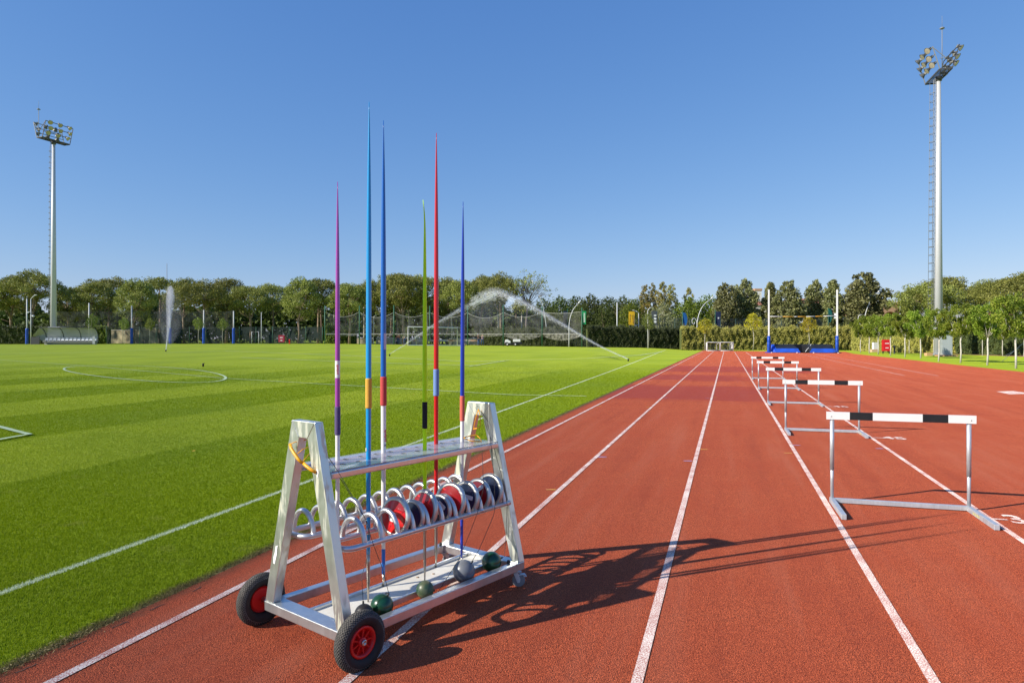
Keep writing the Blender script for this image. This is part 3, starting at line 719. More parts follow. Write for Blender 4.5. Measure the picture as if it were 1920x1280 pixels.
INKR = mat('red_ink', (.55, .02, .05), .5); INKD = mat('dark_ink', (.02, .03, .08), .5)
a = camang(.518, .40); v = .40
jtext(j3, 'polanik', z_at(719, 816, v)-ZF, .0149, a+.75, .024, INKR); jtext(j3, 'X', z_at(719, 834, v)-ZF, .0149, a+.75, .022, INKD)
a = camang(.21, .40); jtext(j1, 'polanik', z_at(633, 692, v)-ZF, .0139, a-.1, .018, INKR)

# ------------------------------------------------------------------ discuses in the near rack
RIM = metal_mat('discus_rim', (.62, .62, .58), .35, .8, .1)
def dmat(n, c): return mat('discus_'+n, c, .22, var=.10, vscale=14, coat=.5)
def discus(label, u, R, th, body, tilt=0., lean=0., plate=None, sticker=None, st_rot=0.):
    vm = .1675; zc = .506
    hh = R*R-.074**2; z = zc+sqrt(max(hh, .0001))-.004
    t = thing('discus', label, 'discus', c2w(u, vm, 0), CRZ, 'discuses standing in the rack')
    def fix(o): o.location = (0, 0, z); o.rotation_euler = (0, tilt, lean); return o
    m = MB(); ri = R*.80
    m.lathe([(ri, -th*.30), (ri+.003, -th*.36), (R*.93, -th*.24), (R, -.0045), (R, .0045), (R*.93, th*.24), (ri+.003, th*.36), (ri, th*.30)], 'x', seg=48); fix(m.build('rim', RIM, t))
    m = MB(); m.lathe([(ri, -th*.31), (ri*.55, -th*.46), (.028, -th*.5), (.0001, -th*.5)], 'x', seg=40); m.lathe([(ri, th*.31), (ri*.55, th*.46), (.028, th*.5), (.0001, th*.5)], 'x', seg=40); fix(m.build('body', body, t))
    m = MB(); m.lathe([(.026, -th*.5-.0008), (.018, -th*.5-.0016), (.0001, -th*.5-.0016)], 'x', seg=24); fix(m.build('centre_plate', plate or RIM, t))
    if sticker:
        m = MB(); m.box((0, 0, 0), (.0012, .058, .024)); o = m.build('label_plate', sticker, t)
        y_, z_, roll = st_rot
        o.matrix_basis = Matrix.Translation((0, 0, z)) @ Matrix.Rotation(lean, 4, 'Z') @ Matrix.Rotation(tilt, 4, 'Y') @ Matrix.Translation((-th*.5-.0026, y_, z_)) @ Matrix.Rotation(radians(roll), 4, 'X')
    return t
DR = dmat('red', (.62, .014, .016)); DD = dmat('maroon', (.32, .010, .012)); DN = dmat('navy', (.014, .028, .075)); DO = dmat('orange', (.45, .10, .02))
LAB = mat('discus_label', (.70, .68, .70), .5, var=.1, vscale=200)
ud = lambda px, py: on_v(px, py, .1675)[0]
h0, dh = .182, .1075
discus('red discus with white centre, leftmost in the near rack', .458, .105, .044, DR, tilt=radians(9), lean=radians(4), plate=mat('white_plate', (.8, .8, .78), .4))
discus('small navy discus between the two leftmost red ones', .582, .090, .038, DN, tilt=radians(5))
discus('red discus with bright stripe standing behind the small navy one', .668, .106, .044, DR, tilt=radians(8), lean=radians(-2))
discus('small navy discus with a pale label, fourth from the left', .790, .088, .038, DN, tilt=radians(4), sticker=LAB, st_rot=(-.032, .030, 32))
discus('large pale-rimmed red discus in the middle of the rack', .876, .108, .044, DR, tilt=radians(10), lean=radians(6))
discus('navy discus with a straight pale label across its lower half', 1.006, .103, .042, DN, tilt=radians(8), sticker=LAB, st_rot=(-.044, .012, 6))
discus('dark red discus with a tilted white label', 1.113, .102, .042, DD, tilt=radians(8), sticker=LAB, st_rot=(-.030, .046, -38))
discus('plain dark navy discus at the far end of the rack', 1.220, .108, .044, DN, tilt=radians(8))

# ------------------------------------------------------------------ hammers
BG = mat('green_ball', (.005, .045, .018), .28, col2=(.008, .065, .028), vscale=9, bump=.1, bscale=30, coat=.3); BGW = mat('worn_green_ball', (.010, .055, .025), .4, col2=(.16, .16, .09), vscale=16, bump=.3, bscale=40)
BS = mat('grey_ball', (.15, .16, .175), .35, var=.12, vscale=10, coat=.2); BK = mat('black_ball', (.025, .022, .02), .4)
def hammer(label, u, v, R, bmat, wire, grip, wr=.0016, wm=WIRE, z=None, hook=None):
    """wire and grip points are in cart axes"""
    zc = z if z is not None else ZB-.014+sqrt(max(R*R-.052**2, .0004))
    t = thing('throwing_hammer', label, 'hammer', c2w(u, v, 0), CRZ, 'throwing hammers on the cart')
    def L(p): return (p[0]-u, p[1]-v, p[2])
    MB().sphere((0, 0, zc), R, 32).build('ball', bmat, t)
    if wire:
        w = [L(p) for p in wire]; e = Vector(w[-1]); d = (Vector(w[-2])-Vector((0, 0, zc))).normalized(); top = Vector((0, 0, zc))+d*(R-.003)
        m = MB(); m.cyl(top, top+d*.016, .005, 8); m.tube(w[:-1]+[top+d*.018], wr, 7); m.build('wire', wm, t)
    if grip:
        for nm, pts, r in grip: MB().tube([L(p) for p in pts], r, 8).build(nm, YELLOW if nm != 'ring' else WIRE, t)
    return t
def P(px, py, v): return on_v(px, py, v)
vb = .115
gu = lambda px, py, z: None
# hammer 1: grip hooked through the front end frame
g1 = [('grip', [on_u(*p) for p in ((544, 832, -.020), (546, 840, -.025), (552, 850, -.028), (559, 860, -.028), (566, 867, -.022))], .0082),
      ('grip_side', [on_u(*p) for p in ((545, 832, -.020), (554, 828, 0), (566, 826, .03), (580, 824, .06))], .0022),
      ('grip_side', [on_u(*p) for p in ((566, 866, -.022), (572, 860, 0), (582, 848, .06))], .0022)]
hammer('glossy green hammer ball behind the near wheel, yellow handle in the front frame', .320, vb, .0575, BG,
       [P(581, 826, .34), P(600, 842, .28), P(616, 857, .215), P(627, 873, .175), P(634, 884, .150), P(655, 920, .08), P(684, 970, .045), P(700, 1020, .05), P(717, 1064, .07), P(729, 1112, .09), P(737, 1135, vb)], g1)
g2 = [('grip', [on_u(*p) for p in ((567, 866, -.014), (574, 873, -.016), (583, 880, -.010), (592, 885, 0))], .0082), ('grip_side', [on_u(*p) for p in ((558, 850, -.016), (568, 842, .0), (582, 836, .055))], .0022)]
hammer('black hammer ball half hidden behind the near front wheel', .205, vb, .046, BK, [P(583, 837, .33), P(640, 900, .25), P(692, 985, .25), P(690, 1040, .20), P(678, 1080, .15), P(663, 1135, vb)], g2, .0014)
rr = [P(903, 826, .26), P(903.4, 836, .20), P(905, 870, .07), P(906.6, 914, .055), P(895.6, 960, .055), P(880, 1001, .06), P(859.7, 1049.7, .075), P(822, 1107.5, .092), P(806, 1110, vb)]
hammer('scuffed small green hammer ball in the middle of the tray slot', .622, vb, .048, BGW, rr,
       [('grip', [P(*p) for p in ((870, 820, .33), (880, 817, .35), (893, 815, .36), (897, 819, .33))], .0040), ('grip_side', [P(*p) for p in ((870, 821, .33), (882, 826, .27), (903, 828, .24))], .0026), ('grip_side', [P(*p) for p in ((897, 818, .33), (901, 823, .29), (903, 828, .24))], .0026)], .0015)
ur = L_-DP-.006
hk = [on_u(*p) for p in ((896, 765, ur), (897.5, 768, ur-.01))]
hammer('silver grey hammer ball near the far end of the tray', .932, vb, .064, BS, [hk[1], on_u(905, 775, ur), on_u(915, 790, ur), on_u(918, 815, ur-.02), P(921, 836, .16), P(927, 900, .06), P(928, 954, .055), P(925, 967, .055), P(898.8, 1029, .075), P(881.6, 1057, .09), P(870, 1070, vb)],
       [('grip_side', [on_u(*p) for p in ((897, 767, ur-.01), (894, 776, ur-.02), (888, 803, ur-.03))], .0028), ('grip_side', [on_u(*p) for p in ((897, 767, ur-.01), (900.5, 780, ur-.02), (900, 799, ur-.03))], .0028), ('grip', [on_u(*p) for p in ((888, 804, ur-.03), (893, 803, ur-.035), (898, 801, ur-.035), (900.5, 798, ur-.03))], .0040)], .0017)
hammer('dark green hammer ball tucked against the far end frame', 1.178, vb, .060, BG, [on_u(903, 775, ur), on_u(912, 800, ur), on_u(924, 832, ur-.01), P(940, 890, .115), P(951, 945, .06), P(949, 1000, .055), P(946, 1043, .07), P(935, 1055, vb)], [('ring', [on_u(895+3.2*cos(a), 764+3.2*sin(a), ur) for a in np.linspace(0, 2*pi, 14)], .0009)], .0015)

# ------------------------------------------------------------------ hurdles
BARW = mat('hurdle_white', (.82, .81, .77), .38, var=.03, vscale=5); BARB = mat('hurdle_black', (.016, .016, .017), .42, var=.2, vscale=9); TICKET = mat('hurdle_sticker', (.55, .50, .25), .6, var=.5, vscale=160)
HTOP = .838
HURDLE_LABELS = ['largest black and white striped hurdle, closest to the cart', 'second hurdle of the row, behind the largest', 'third hurdle, in the middle of the row of five', 'fourth hurdle, just before the last of the row', 'smallest and farthest hurdle, in line before the blue landing mat']
def make_hurdle():
    # local x along the bar (across the lane), y along the lane
    t = thing('hurdle', HURDLE_LABELS[0], 'hurdle', group='hurdles in a row down one lane')
    HW = .55
    for s in (-1, 1):
        m = MB(); m.bb((s*HW-.020, -.62, .0), (s*HW+.020, .045, .045)); m.build('foot', GALV, t, bevel=.003)
        m = MB(); m.cyl((s*HW, .02, .045), (s*HW, .02, .40), .0150, 18); m.cyl((s*HW, .02, .30), (s*HW, .02, HTOP-.068), .0185, 18)
        for k in range(4): m.cyl((s*HW-.0195, .02, .42+.075*k), (s*HW-.0183, .02, .42+.075*k), .004, 8)
        m.build('upright', GALV, t)
    m = MB(); m.bb((-HW+.0205, -.0, .004), (HW-.0205, .040, .044)); m.build('stretcher', GALV, t, bevel=.003)
    X = [-.60, -.405, -.215, .185, .385, .60]
    m = MB()
    for i in range(5):
        m.bb((X[i], -.004, HTOP-.07), (X[i+1], .012, HTOP), i % 2)
    b = m.build('crossbar', [BARW, BARB], t)
    for s in (-1, 1): MB().cyl((s*.56, -.0062, HTOP-.042), (s*.56, -.004, HTOP-.042), .006, 10).build('bolt', STEEL, b)
    m = MB(); m.bb((HW+.0000-.0212, -.30, .010), (HW-.0202, -.14, .030)); m.build('sticker', TICKET, t)
    return t
hur = make_hurdle()
HP = [((1572, 945), (1832, 961)), ((1475.5, 807), (1620.5, 813.5)), ((1440, 755.5), (1540, 759)), ((1422.5, 727.5), (1498.5, 730)), ((1411, 709.5), (1471, 711))]
for i, (a, b) in enumerate(HP):
    A = gnd(*a); B = gnd(*b); cx = (A[0]+B[0])/2; cy = (A[1]+B[1])/2
    o = hur if i == 0 else dup(hur, label=HURDLE_LABELS[i])
    if i == 0: L0 = cx*TN[0]+cy*TN[1]
    T = cx*TD[0]+cy*TD[1]; x, y = track(1.475, T)
    o.location = (x, y, .006); o.rotation_euler = (0, 0, -TH+radians((.6, .5, .3, 0, .2)[i]))

# ------------------------------------------------------------------ trees
BARK = mat('pine_bark', (.20, .13, .085), .9, col2=(.36, .28, .20), vscale=3, bump=.5, bscale=12)
BARKP = mat('pale_bark', (.42, .38, .30), .85, col2=(.55, .52, .44), vscale=6)
PINE_L = leaf_mat('pine_needles', (.13, .15, .03), (.31, .33, .065), (.52, .51, .13), transl=.18)
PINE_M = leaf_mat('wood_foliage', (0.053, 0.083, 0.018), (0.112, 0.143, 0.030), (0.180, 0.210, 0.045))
MAGN_L = leaf_mat('glossy_leaves', (.12, .14, .038), (.27, .28, .085), (.55, .54, .28), rough=.4, transl=.15)
POP_L = leaf_mat('poplar_leaves', (.20, .24, .06), (.42, .38, .08), (.72, .50, .10), transl=.3)
OLIVE_L = leaf_mat('olive_leaves', (0.143, 0.156, 0.065), (0.260, 0.260, 0.117), (0.442, 0.429, 0.208))
BUSH_L = leaf_mat('bush_leaves', (0.088, 0.136, 0.016), (0.192, 0.256, 0.026), (0.352, 0.384, 0.048))
YELL_L = leaf_mat('yellowing_leaves', (.40, .42, .03), (.70, .60, .04), (.80, .62, .05), transl=.3)
SAPL_L = leaf_mat('sapling_leaves', (0.112, 0.168, 0.028), (0.238, 0.294, 0.049), (0.420, 0.462, 0.084))
YOUNG_L = leaf_mat('young_tree_leaves', (.115, .185, .015), (.28, .38, .03), (.55, .58, .10), transl=.3)
HEDGE_L = leaf_mat('hedge_leaves', (.22, .245, .045), (.46, .45, .075), (.70, .65, .18), vscale=1.6, transl=.2)
HEDGE_D = leaf_mat('dark_hedge_leaves', (0.036, 0.054, 0.017), (0.066, 0.090, 0.026), (0.108, 0.132, 0.042), vscale=.6)  # dark leaves; under the yellow banner they also carry the hedge's shade
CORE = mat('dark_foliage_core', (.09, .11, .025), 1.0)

def shell(cs, rs, n, size, r, flat=.25, aspect=.6, sq=.8, inner=.55):
    cs = np.asarray(cs); rs = np.asarray(rs); k = len(cs); w = rs**2/np.sum(rs**2); idx = r.choice(k, n, p=w)
    d = r.normal(size=(n, 3)); d /= np.linalg.norm(d, axis=1)[:, None]
    rad = rs[idx]*(inner+(1-inner)*r.random(n)**.5)*(1+.12*r.normal(size=n))
    C = cs[idx]+d*rad[:, None]*np.array([1, 1, sq])
    V, F = quads(C, size*r.uniform(.6, 1.3, n), r, aspect=aspect)
    return V, F, d
def limbs(mb, base_, tips, r0, r, wob=.25):
    for t in tips:
        b = Vector(base_); t = Vector(t); m = b.lerp(t, .5)+Vector((r.normal()*wob, r.normal()*wob, -abs(r.normal())*wob*.6))
        mb.tube([b, b.lerp(m, .6), m, m.lerp(t, .5)+Vector((0, 0, .1)), t], [r0, r0*.8, r0*.6, r0*.4, r0*.15], 6)
def make_pine(seed, H=11., R=4.2, crown=4.6, bare=.42, sparse=False):
    r = np.random.default_rng(seed); t = bpy.data.objects.new('pine_tree', None); COL.objects.link(t)
    lean = r.normal()*.35; mb = MB(); zt = H-crown*.75
    tr = [(0, 0, 0), (lean*.2, .05, zt*.3), (lean*.45, r.normal()*.1, zt*.65), (lean*.8, r.normal()*.15, zt), (lean, 0, zt+crown*.35)]
    mb.tube(tr, [.24, .19, .17, .14, .06], 9)
    cs = []; rs = []; n = 46
    for i in range(n):
        a = i*2.399+r.normal()*.3; q = sqrt((i+.5)/n); 
        x = q*R*.86*cos(a); y = q*R*.86*sin(a); top = (1-q**2.4)*crown*.48
        z = H-crown*.62+top+r.normal()*.28-(.1 if q > .8 else 0)
        cs.append((x+lean, y, z)); rs.append(r.uniform(.75, 1.25)*(1.05-.25*q))
    for i in range(20):
        a = r.uniform(0, 2*pi); q = r.uniform(.2, .95); cs.append((q*R*.8*cos(a)+lean, q*R*.8*sin(a), H-crown*r.uniform(.62, .95))); rs.append(r.uniform(.55, .95))
    limbs(mb, tr[3], [cs[i] for i in r.choice(n, 9, False)], .09, r); limbs(mb, tr[2], [cs[n+i] for i in range(7)], .06, r, .35)
    for i in range(5):
        a = r.uniform(0, 2*pi); z = zt*r.uniform(.5, .95); mb.tube([(lean*.5, 0, z), (lean*.5+cos(a)*1.1, sin(a)*1.1, z+r.uniform(.0, .5)), (lean*.5+cos(a)*1.9, sin(a)*1.9, z+r.uniform(-.2, .7))], [.035, .02, .008], 5)
    mb.build('trunk', BARK, t)
    V, F, _ = shell(cs, rs, 12000, .26, r, sq=.72, aspect=.5, inner=.45)
    npmesh('crown', V, F, PINE_L, t, nper=4)
    return t
PROTO = {}
def proto(key, fn):
    if key not in PROTO: PROTO[key] = [fn(), False]
    return PROTO[key]
def put(key, fn, px, y, H, H0, label, cat, rz=None, group=None, wide=1., x=None):
    p = proto(key, fn); x = (px-960)/FPX*y if x is None else x
    s = H/H0; loc = (x, y, float(gz(x, y))-.03); rz = random.uniform(0, 2*pi) if rz is None else rz
    if not p[1]: o = p[0]; p[1] = True; o.location = loc; o.rotation_euler = (0, 0, rz); o.scale = (s*wide, s*wide, s)
    else: o = dup(p[0], loc, rz, scale=(s*wide, s*wide, s))
    tag(o, label, cat, group); return o
def hgt(px, ytop, y): x = (px-960)/FPX*y; return CAMH+(YH-ytop)/FPX*y-float(gz(x, y))
ORD = ['first', 'second', 'third', 'fourth', 'fifth', 'sixth', 'seventh', 'eighth', 'ninth', 'tenth', 'eleventh', 'twelfth', 'thirteenth', 'fourteenth', 'fifteenth', 'sixteenth', 'seventeenth', 'eighteenth', 'nineteenth', 'twentieth', 'twenty-first', 'twenty-second', 'twenty-third', 'twenty-fourth', 'twenty-fifth', 'twenty-sixth', 'twenty-seventh', 'twenty-eighth', 'twenty-ninth', 'thirtieth']
FRONT = [(-22, 526, 106, 1.1), (22, 518, 110, 1.05), (58, 511, 106, 1.0), (128, 540, 116, .9), (168, 528, 108, .95), (205, 521, 118, 1.05), (250, 521, 105, .85), (300, 518, 117, 1.1), (345, 521, 112, .9), (385, 529, 106, .95), (424, 521, 116, 1.0), (470, 535, 112, .95), (512, 533, 118, .9), (560, 518, 103, .92), (596, 520, 108, .9), (655, 531, 104, .95), (692, 529, 110, .8), (733, 514, 116, .95), (757, 511, 107, .9), (795, 517, 112, .9), (838, 519, 118, .9), (868, 523, 106, .8), (903, 517, 112, .95), (940, 516, 105, .85), (1715, 545, 96, .7), (1780, 516, 88, 1.0), (1738, 532, 84, .95), (1840, 524, 92, .95), (1885, 520, 82, .95), (1925, 510, 76, 1.0), (1965, 500, 80, 1.1)]
NEAR_TXT = {22: 'at the left edge of the photo', 128: 'just right of the left floodlight mast', 560: 'with pale bare lower limbs left of the rack javelins', 655: 'behind the purple javelin', 940: 'behind the crest of the crossing water jets'}
for i, (px, yt, y, w) in enumerate(FRONT):
    k = i % 7; w *= random.uniform(.92, 1.18); H = hgt(px, yt, y)
    if px < 1000: lab = 'umbrella pine, ' + ORD[i] + ' from the left along the far side of the pitch'
    else: lab = 'round-crowned pine by the right floodlight mast, ' + ORD[i-24] + ' of that clump'
    put('pine%d' % k, lambda k=k: make_pine(20+k, R=(4.3, 4.0, 4.7, 3.8, 4.4, 4.9, 3.6)[k], crown=(5.0, 5.8, 4.4, 6.4, 5.2, 4.8, 7.0)[k]), px, y, H, 11., lab, 'tree', group='umbrella pines round the sports ground', wide=w*(11/H)*.5+w*.5)
def make_sparse():
    r = np.random.default_rng(77); t = bpy.data.objects.new('pine_tree', None); COL.objects.link(t); mb = MB()
    mb.tube([(0, 0, 0), (.1, 0, 3.5), (.3, 0, 6)], [.2, .16, .1], 8); tips = []
    for i in range(34):
        a = r.uniform(0, 2*pi); q = r.uniform(.4, 1); e = sqrt(max(0, 1-q*q*.9)); tips.append((.3+3.4*q*cos(a), 3.4*q*sin(a), 6.4+3.3*e*r.uniform(.75, 1.05)))
    limbs(mb, (.3, 0, 5.6), tips, .05, r, .35)
    cs = [t_ for t_ in tips]; 
    for t_ in list(tips):
        b = Vector((.3, 0, 5.6)).lerp(Vector(t_), .6)
        for q in range(5): e = Vector(t_)+Vector(r.normal(size=3))*.7; mb.tube([b, b.lerp(e, .5)+Vector((0, 0, .15)), e], [.018, .014, .006], 4); cs.append(tuple(e))
    mb.build('trunk', mat('grey_bark', (.16, .13, .12), .9), t)
    V, F, _ = shell(cs, [.28]*len(cs), 1500, .22, r); npmesh('crown', V, F, PINE_L, t, nper=4); return t
put('sparse', make_sparse, 986, 104, hgt(985, 518, 104), 9.8, 'half bare pine with exposed twigs beside the top of the water jets', 'tree')

def make_blob(seed, H, R, crown_lo, leaf, n=4200, size=.26, kind='round', name='tree', bark=BARK, tr=.10, aspect=.7):
    """generic broadleaf: kind round, cone, column"""
    r = np.random.default_rng(seed); t = bpy.data.objects.new(name, None); COL.objects.link(t); mb = MB(); cs = []; rs = []
    mb.tube([(0, 0, 0), (r.normal()*.05, r.normal()*.05, crown_lo*.6), (r.normal()*.06, 0, crown_lo+.2), (0, 0, H*.8)], [tr, tr*.8, tr*.7, tr*.2], 8)
    m = 42
    for i in range(m):
        q = (i+.5)/m; z = crown_lo+(H-crown_lo)*(q*.93+.02); a = i*2.399
        if kind == 'cone': w = R*(1-q)**.75*(.6+.4*min(1, q*6))
        elif kind == 'column': w = R*sin(pi*min(1, q*.9+.08))**.6
        else: w = R*sqrt(max(0, 1-(2*q-.95)**2))
        d = w*r.uniform(.35, .95); rr = max(.22*R, w*.36)*r.uniform(.7, 1.2)
        cs.append((d*cos(a), d*sin(a), z)); rs.append(rr)
    limbs(mb, (0, 0, crown_lo*.95), [cs[i] for i in r.choice(m, 10, False)], tr*.45, r, R*.08)
    mb.build('trunk', bark, t)
    V, F, _ = shell(cs, rs, n, size, r, aspect=aspect, sq=1., inner=.3); npmesh('crown', V, F, leaf, t, nper=4); return t
# tall glossy trees behind the hedge
for i, (px, yt, y, w) in enumerate([(1362, 528, 102, 1.0), (1397, 521, 104, 1.05), (1444, 527, 103, .9), (1478, 523, 101, 1.05), (1530, 523, 104, 1.05), (1562, 522, 100, .95), (1621, 507, 98, 1.3)]):
    k = i % 3; H = hgt(px, yt, y)
    put('mag%d' % k, lambda k=k: make_blob(50+k, 10., 2.3, 1.9, MAGN_L, 9500, .30, ('column', 'round', 'cone')[k], 'broadleaf_tree', BARK, .16), px, y, H, 10., 'dense dark glossy-leaved tree behind the hedge, ' + ORD[i] + ' from the left of its row', 'tree', group='glossy trees behind the right hedge', wide=w*(.98, .85, 1.12)[k])
for i, (px, yt, y, w) in enumerate([(1209, 530, 118, .9), (1224, 526, 120, .8), (1241, 524, 117, .9), (1258, 528, 119, 1.0), (1291, 535, 120, .8)]):
    k = i % 2; put('pop%d' % k, lambda k=k: make_blob(70+k, 11., 1.5, 1.6, POP_L, 4600, .24, 'column', 'poplar_tree', BARKP, .10), px, y, hgt(px, yt, y), 11., 'slim yellowing poplar rising behind the banners, ' + ORD[i] + ' from the left', 'tree', group='yellowing poplars', wide=w)
put('oli', lambda: make_blob(80, 6., 2.6, 1., OLIVE_L, 3600, .24, 'round', 'olive_tree', BARKP, .12), 1245, 110, hgt(1245, 568, 110), 6., 'grey-green bushy tree below the yellow poplars', 'tree')
for i, (px, yt, y, w) in enumerate([(1292, 558, 113, 1.0), (1326, 554, 114, 1.0), (1345, 566, 112, .8), (1184, 562, 114, .8)]):
    put('bsh', lambda: make_blob(81, 6.5, 3.0, .6, BUSH_L, 5200, .26, 'round', 'broadleaf_tree', BARK, .14), px, y, hgt(px, yt, y), 6.5, 'bushy bright green tree behind the banners, ' + ORD[i] + ' of four', 'tree', group='bushy green trees behind the banners', wide=w)
for i, (px, yt, y, w) in enumerate([(1020, 560, 128, .9), (1050, 556, 124, 1.0), (1078, 555, 130, 1.0), (1108, 553, 126, 1.1), (1140, 556, 132, 1.0), (1168, 556, 125, 1.0), (1196, 560, 131, .9), (1036, 575, 118, .7), (1092, 570, 119, .8), (1130, 572, 118, .8)]):
    put('pn2%d' % (i % 2), lambda k=i % 2: make_blob(90+k, 8.5, 3.6, 1.0, PINE_M, 5600, .30, 'round', 'pine_tree', BARK, .2), px, y, hgt(px, yt, y), 8.5, 'low dark bushy pine in the far grove right of the water jets, ' + ORD[i] + ' of ten', 'tree', group='low pines of the far grove', wide=w)
# dim wood behind the first pines
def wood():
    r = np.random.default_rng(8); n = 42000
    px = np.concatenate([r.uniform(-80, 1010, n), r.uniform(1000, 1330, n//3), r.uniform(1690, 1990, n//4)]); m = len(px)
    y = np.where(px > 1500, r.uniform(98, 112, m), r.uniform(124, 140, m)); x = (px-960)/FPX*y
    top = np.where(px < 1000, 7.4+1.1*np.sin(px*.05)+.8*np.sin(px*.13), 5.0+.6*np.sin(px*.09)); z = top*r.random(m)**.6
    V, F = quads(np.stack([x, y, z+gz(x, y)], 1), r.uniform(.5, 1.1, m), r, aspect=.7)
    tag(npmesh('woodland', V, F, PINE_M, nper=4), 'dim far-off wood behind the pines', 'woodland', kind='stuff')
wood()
TRNK = mat('far_trunk', (.16, .11, .08), .9)
for i in range(18):
    px = 610+i*22+random.uniform(-7, 7); y = random.uniform(108, 122); m = MB(); b = base(px, y); l = random.uniform(-.4, .4)
    m.tube([(0, 0, 0), (l*.3, 0, 2.5), (l, 0, 6.5)], [.17, .14, .08], 7)
    for q in range(3): a = random.uniform(0, 6.3); m.tube([(l*.7, 0, 4.2+q*.7), (l*.7+cos(a)*.9, sin(a)*.9, 5+q*.7)], [.04, .01], 5)
    t = thing('pine_tree', 'slender bare-stemmed pine behind the ball net, ' + ORD[i] + ' of the stems from the left', 'tree', b, 0, 'slender pines behind the ball net')
    m.build('trunk', BARKP if i % 2 else TRNK, t)
    r_ = np.random.default_rng(300+i); V, F, _ = shell([(l+r_.normal()*.9, r_.normal()*.9, 6.8+r_.normal()*.5) for _ in range(7)], [.8]*7, 700, .3, r_); npmesh('crown', V, F, PINE_L, t, nper=4)

# young trees in a row on the right lawn
def make_young(seed):
    r = np.random.default_rng(seed); t = bpy.data.objects.new('young_tree', None); COL.objects.link(t); mb = MB()
    l = r.normal()*.05; mb.tube([(0, 0, 0), (l, 0, .7), (l*.4, .02, 1.35), (l, 0, 1.62)], [.052, .045, .040, .038], 10)
    tips = []
    for i in range(9): a = 2*pi*i/9+r.normal()*.2; q = r.uniform(.35, .85); tips.append((q*cos(a), q*sin(a), r.uniform(2.2, 3.1)))
    limbs(mb, (l, 0, 1.58), tips, .022, r, .08); mb.build('trunk', mat('limed_bark', (.52, .47, .38), .85, col2=(.68, .64, .56), vscale=9), t)
    cs = []; rs = []
    for i in range(60):
        q = r.random(); z = 1.75+1.75*q; w = (.44+.76*min(1, q*1.8))*(1 if q < .75 else 1-(q-.75)*1.6); a = i*2.399; d = w*r.uniform(.3, .95)
        cs.append((d*cos(a), d*sin(a), z+r.normal()*.06)); rs.append(r.uniform(.12, .26))
    V, F, _ = shell(cs, rs, 9500, .10, r, aspect=.55, sq=1.1, inner=.15); npmesh('crown', V, F, YOUNG_L, t, nper=4); return t
ROW = [(1613.7, 661.3, 598), (1630, 662.5, 594), (1646.7, 664.2, 592), (1669.6, 667, 590), (1696.7, 669.5, 588), (1726.3, 671.6, 584), (1759.8, 677.6, 583), (1801, 680.2, 574), (1851.2, 684.5, 570), (1905, 691, 556)]
for i, (px, pb, pt) in enumerate(ROW):
    g = gnd(px, pb); H = (pb-pt)/FPX*g[1]
    put('young%d' % (i % 4), lambda k=i % 4: make_young(120+k), px, g[1], H, 3.5, 'young lollipop tree with limed trunk by the track, ' + ORD[i] + ' from the far end', 'tree', group='young trees along the right lawn', x=g[0])
for i, (px, y) in enumerate([(1705, 74), (1842, 63), (1919, 60), (1750, 72), (1880, 62)]):
    put('young%d' % (i % 4), None, px, y, 3.3, 3.5, 'young tree of the back row against the right hedge, ' + ORD[i] + ' of five', 'tree', group='back row of young trees by the right hedge', wide=.8)
for i, (px, y, yt, lf) in enumerate([(1216, 92, 588, 0), (1322, 90, 596, 1), (1412, 91, 586, 1), (1516, 92, 592, 1), (233, 97, 595, 0), (281, 98, 596, 0), (372, 96, 594, 0), (418, 98, 596, 0), (172, 98, 588, 0)]):
    put('sap%d' % lf, lambda lf=lf: make_blob(140+lf, 4.6, .95, 2.5, (SAPL_L, YELL_L)[lf], 1300, .15, 'round', 'sapling', BARKP, .045), px, y, hgt(px, yt, y), 4.6,
        ('yellow-leaved sapling in front of the light green hedge, ' if lf else 'thin green sapling at the far edge of the lawn, ')+ORD[i-1 if lf else (0 if i == 0 else i-3)]+(' of three' if lf else ' of its group'), 'tree', group='saplings along the far edge', wide=1.15 if lf else .9)

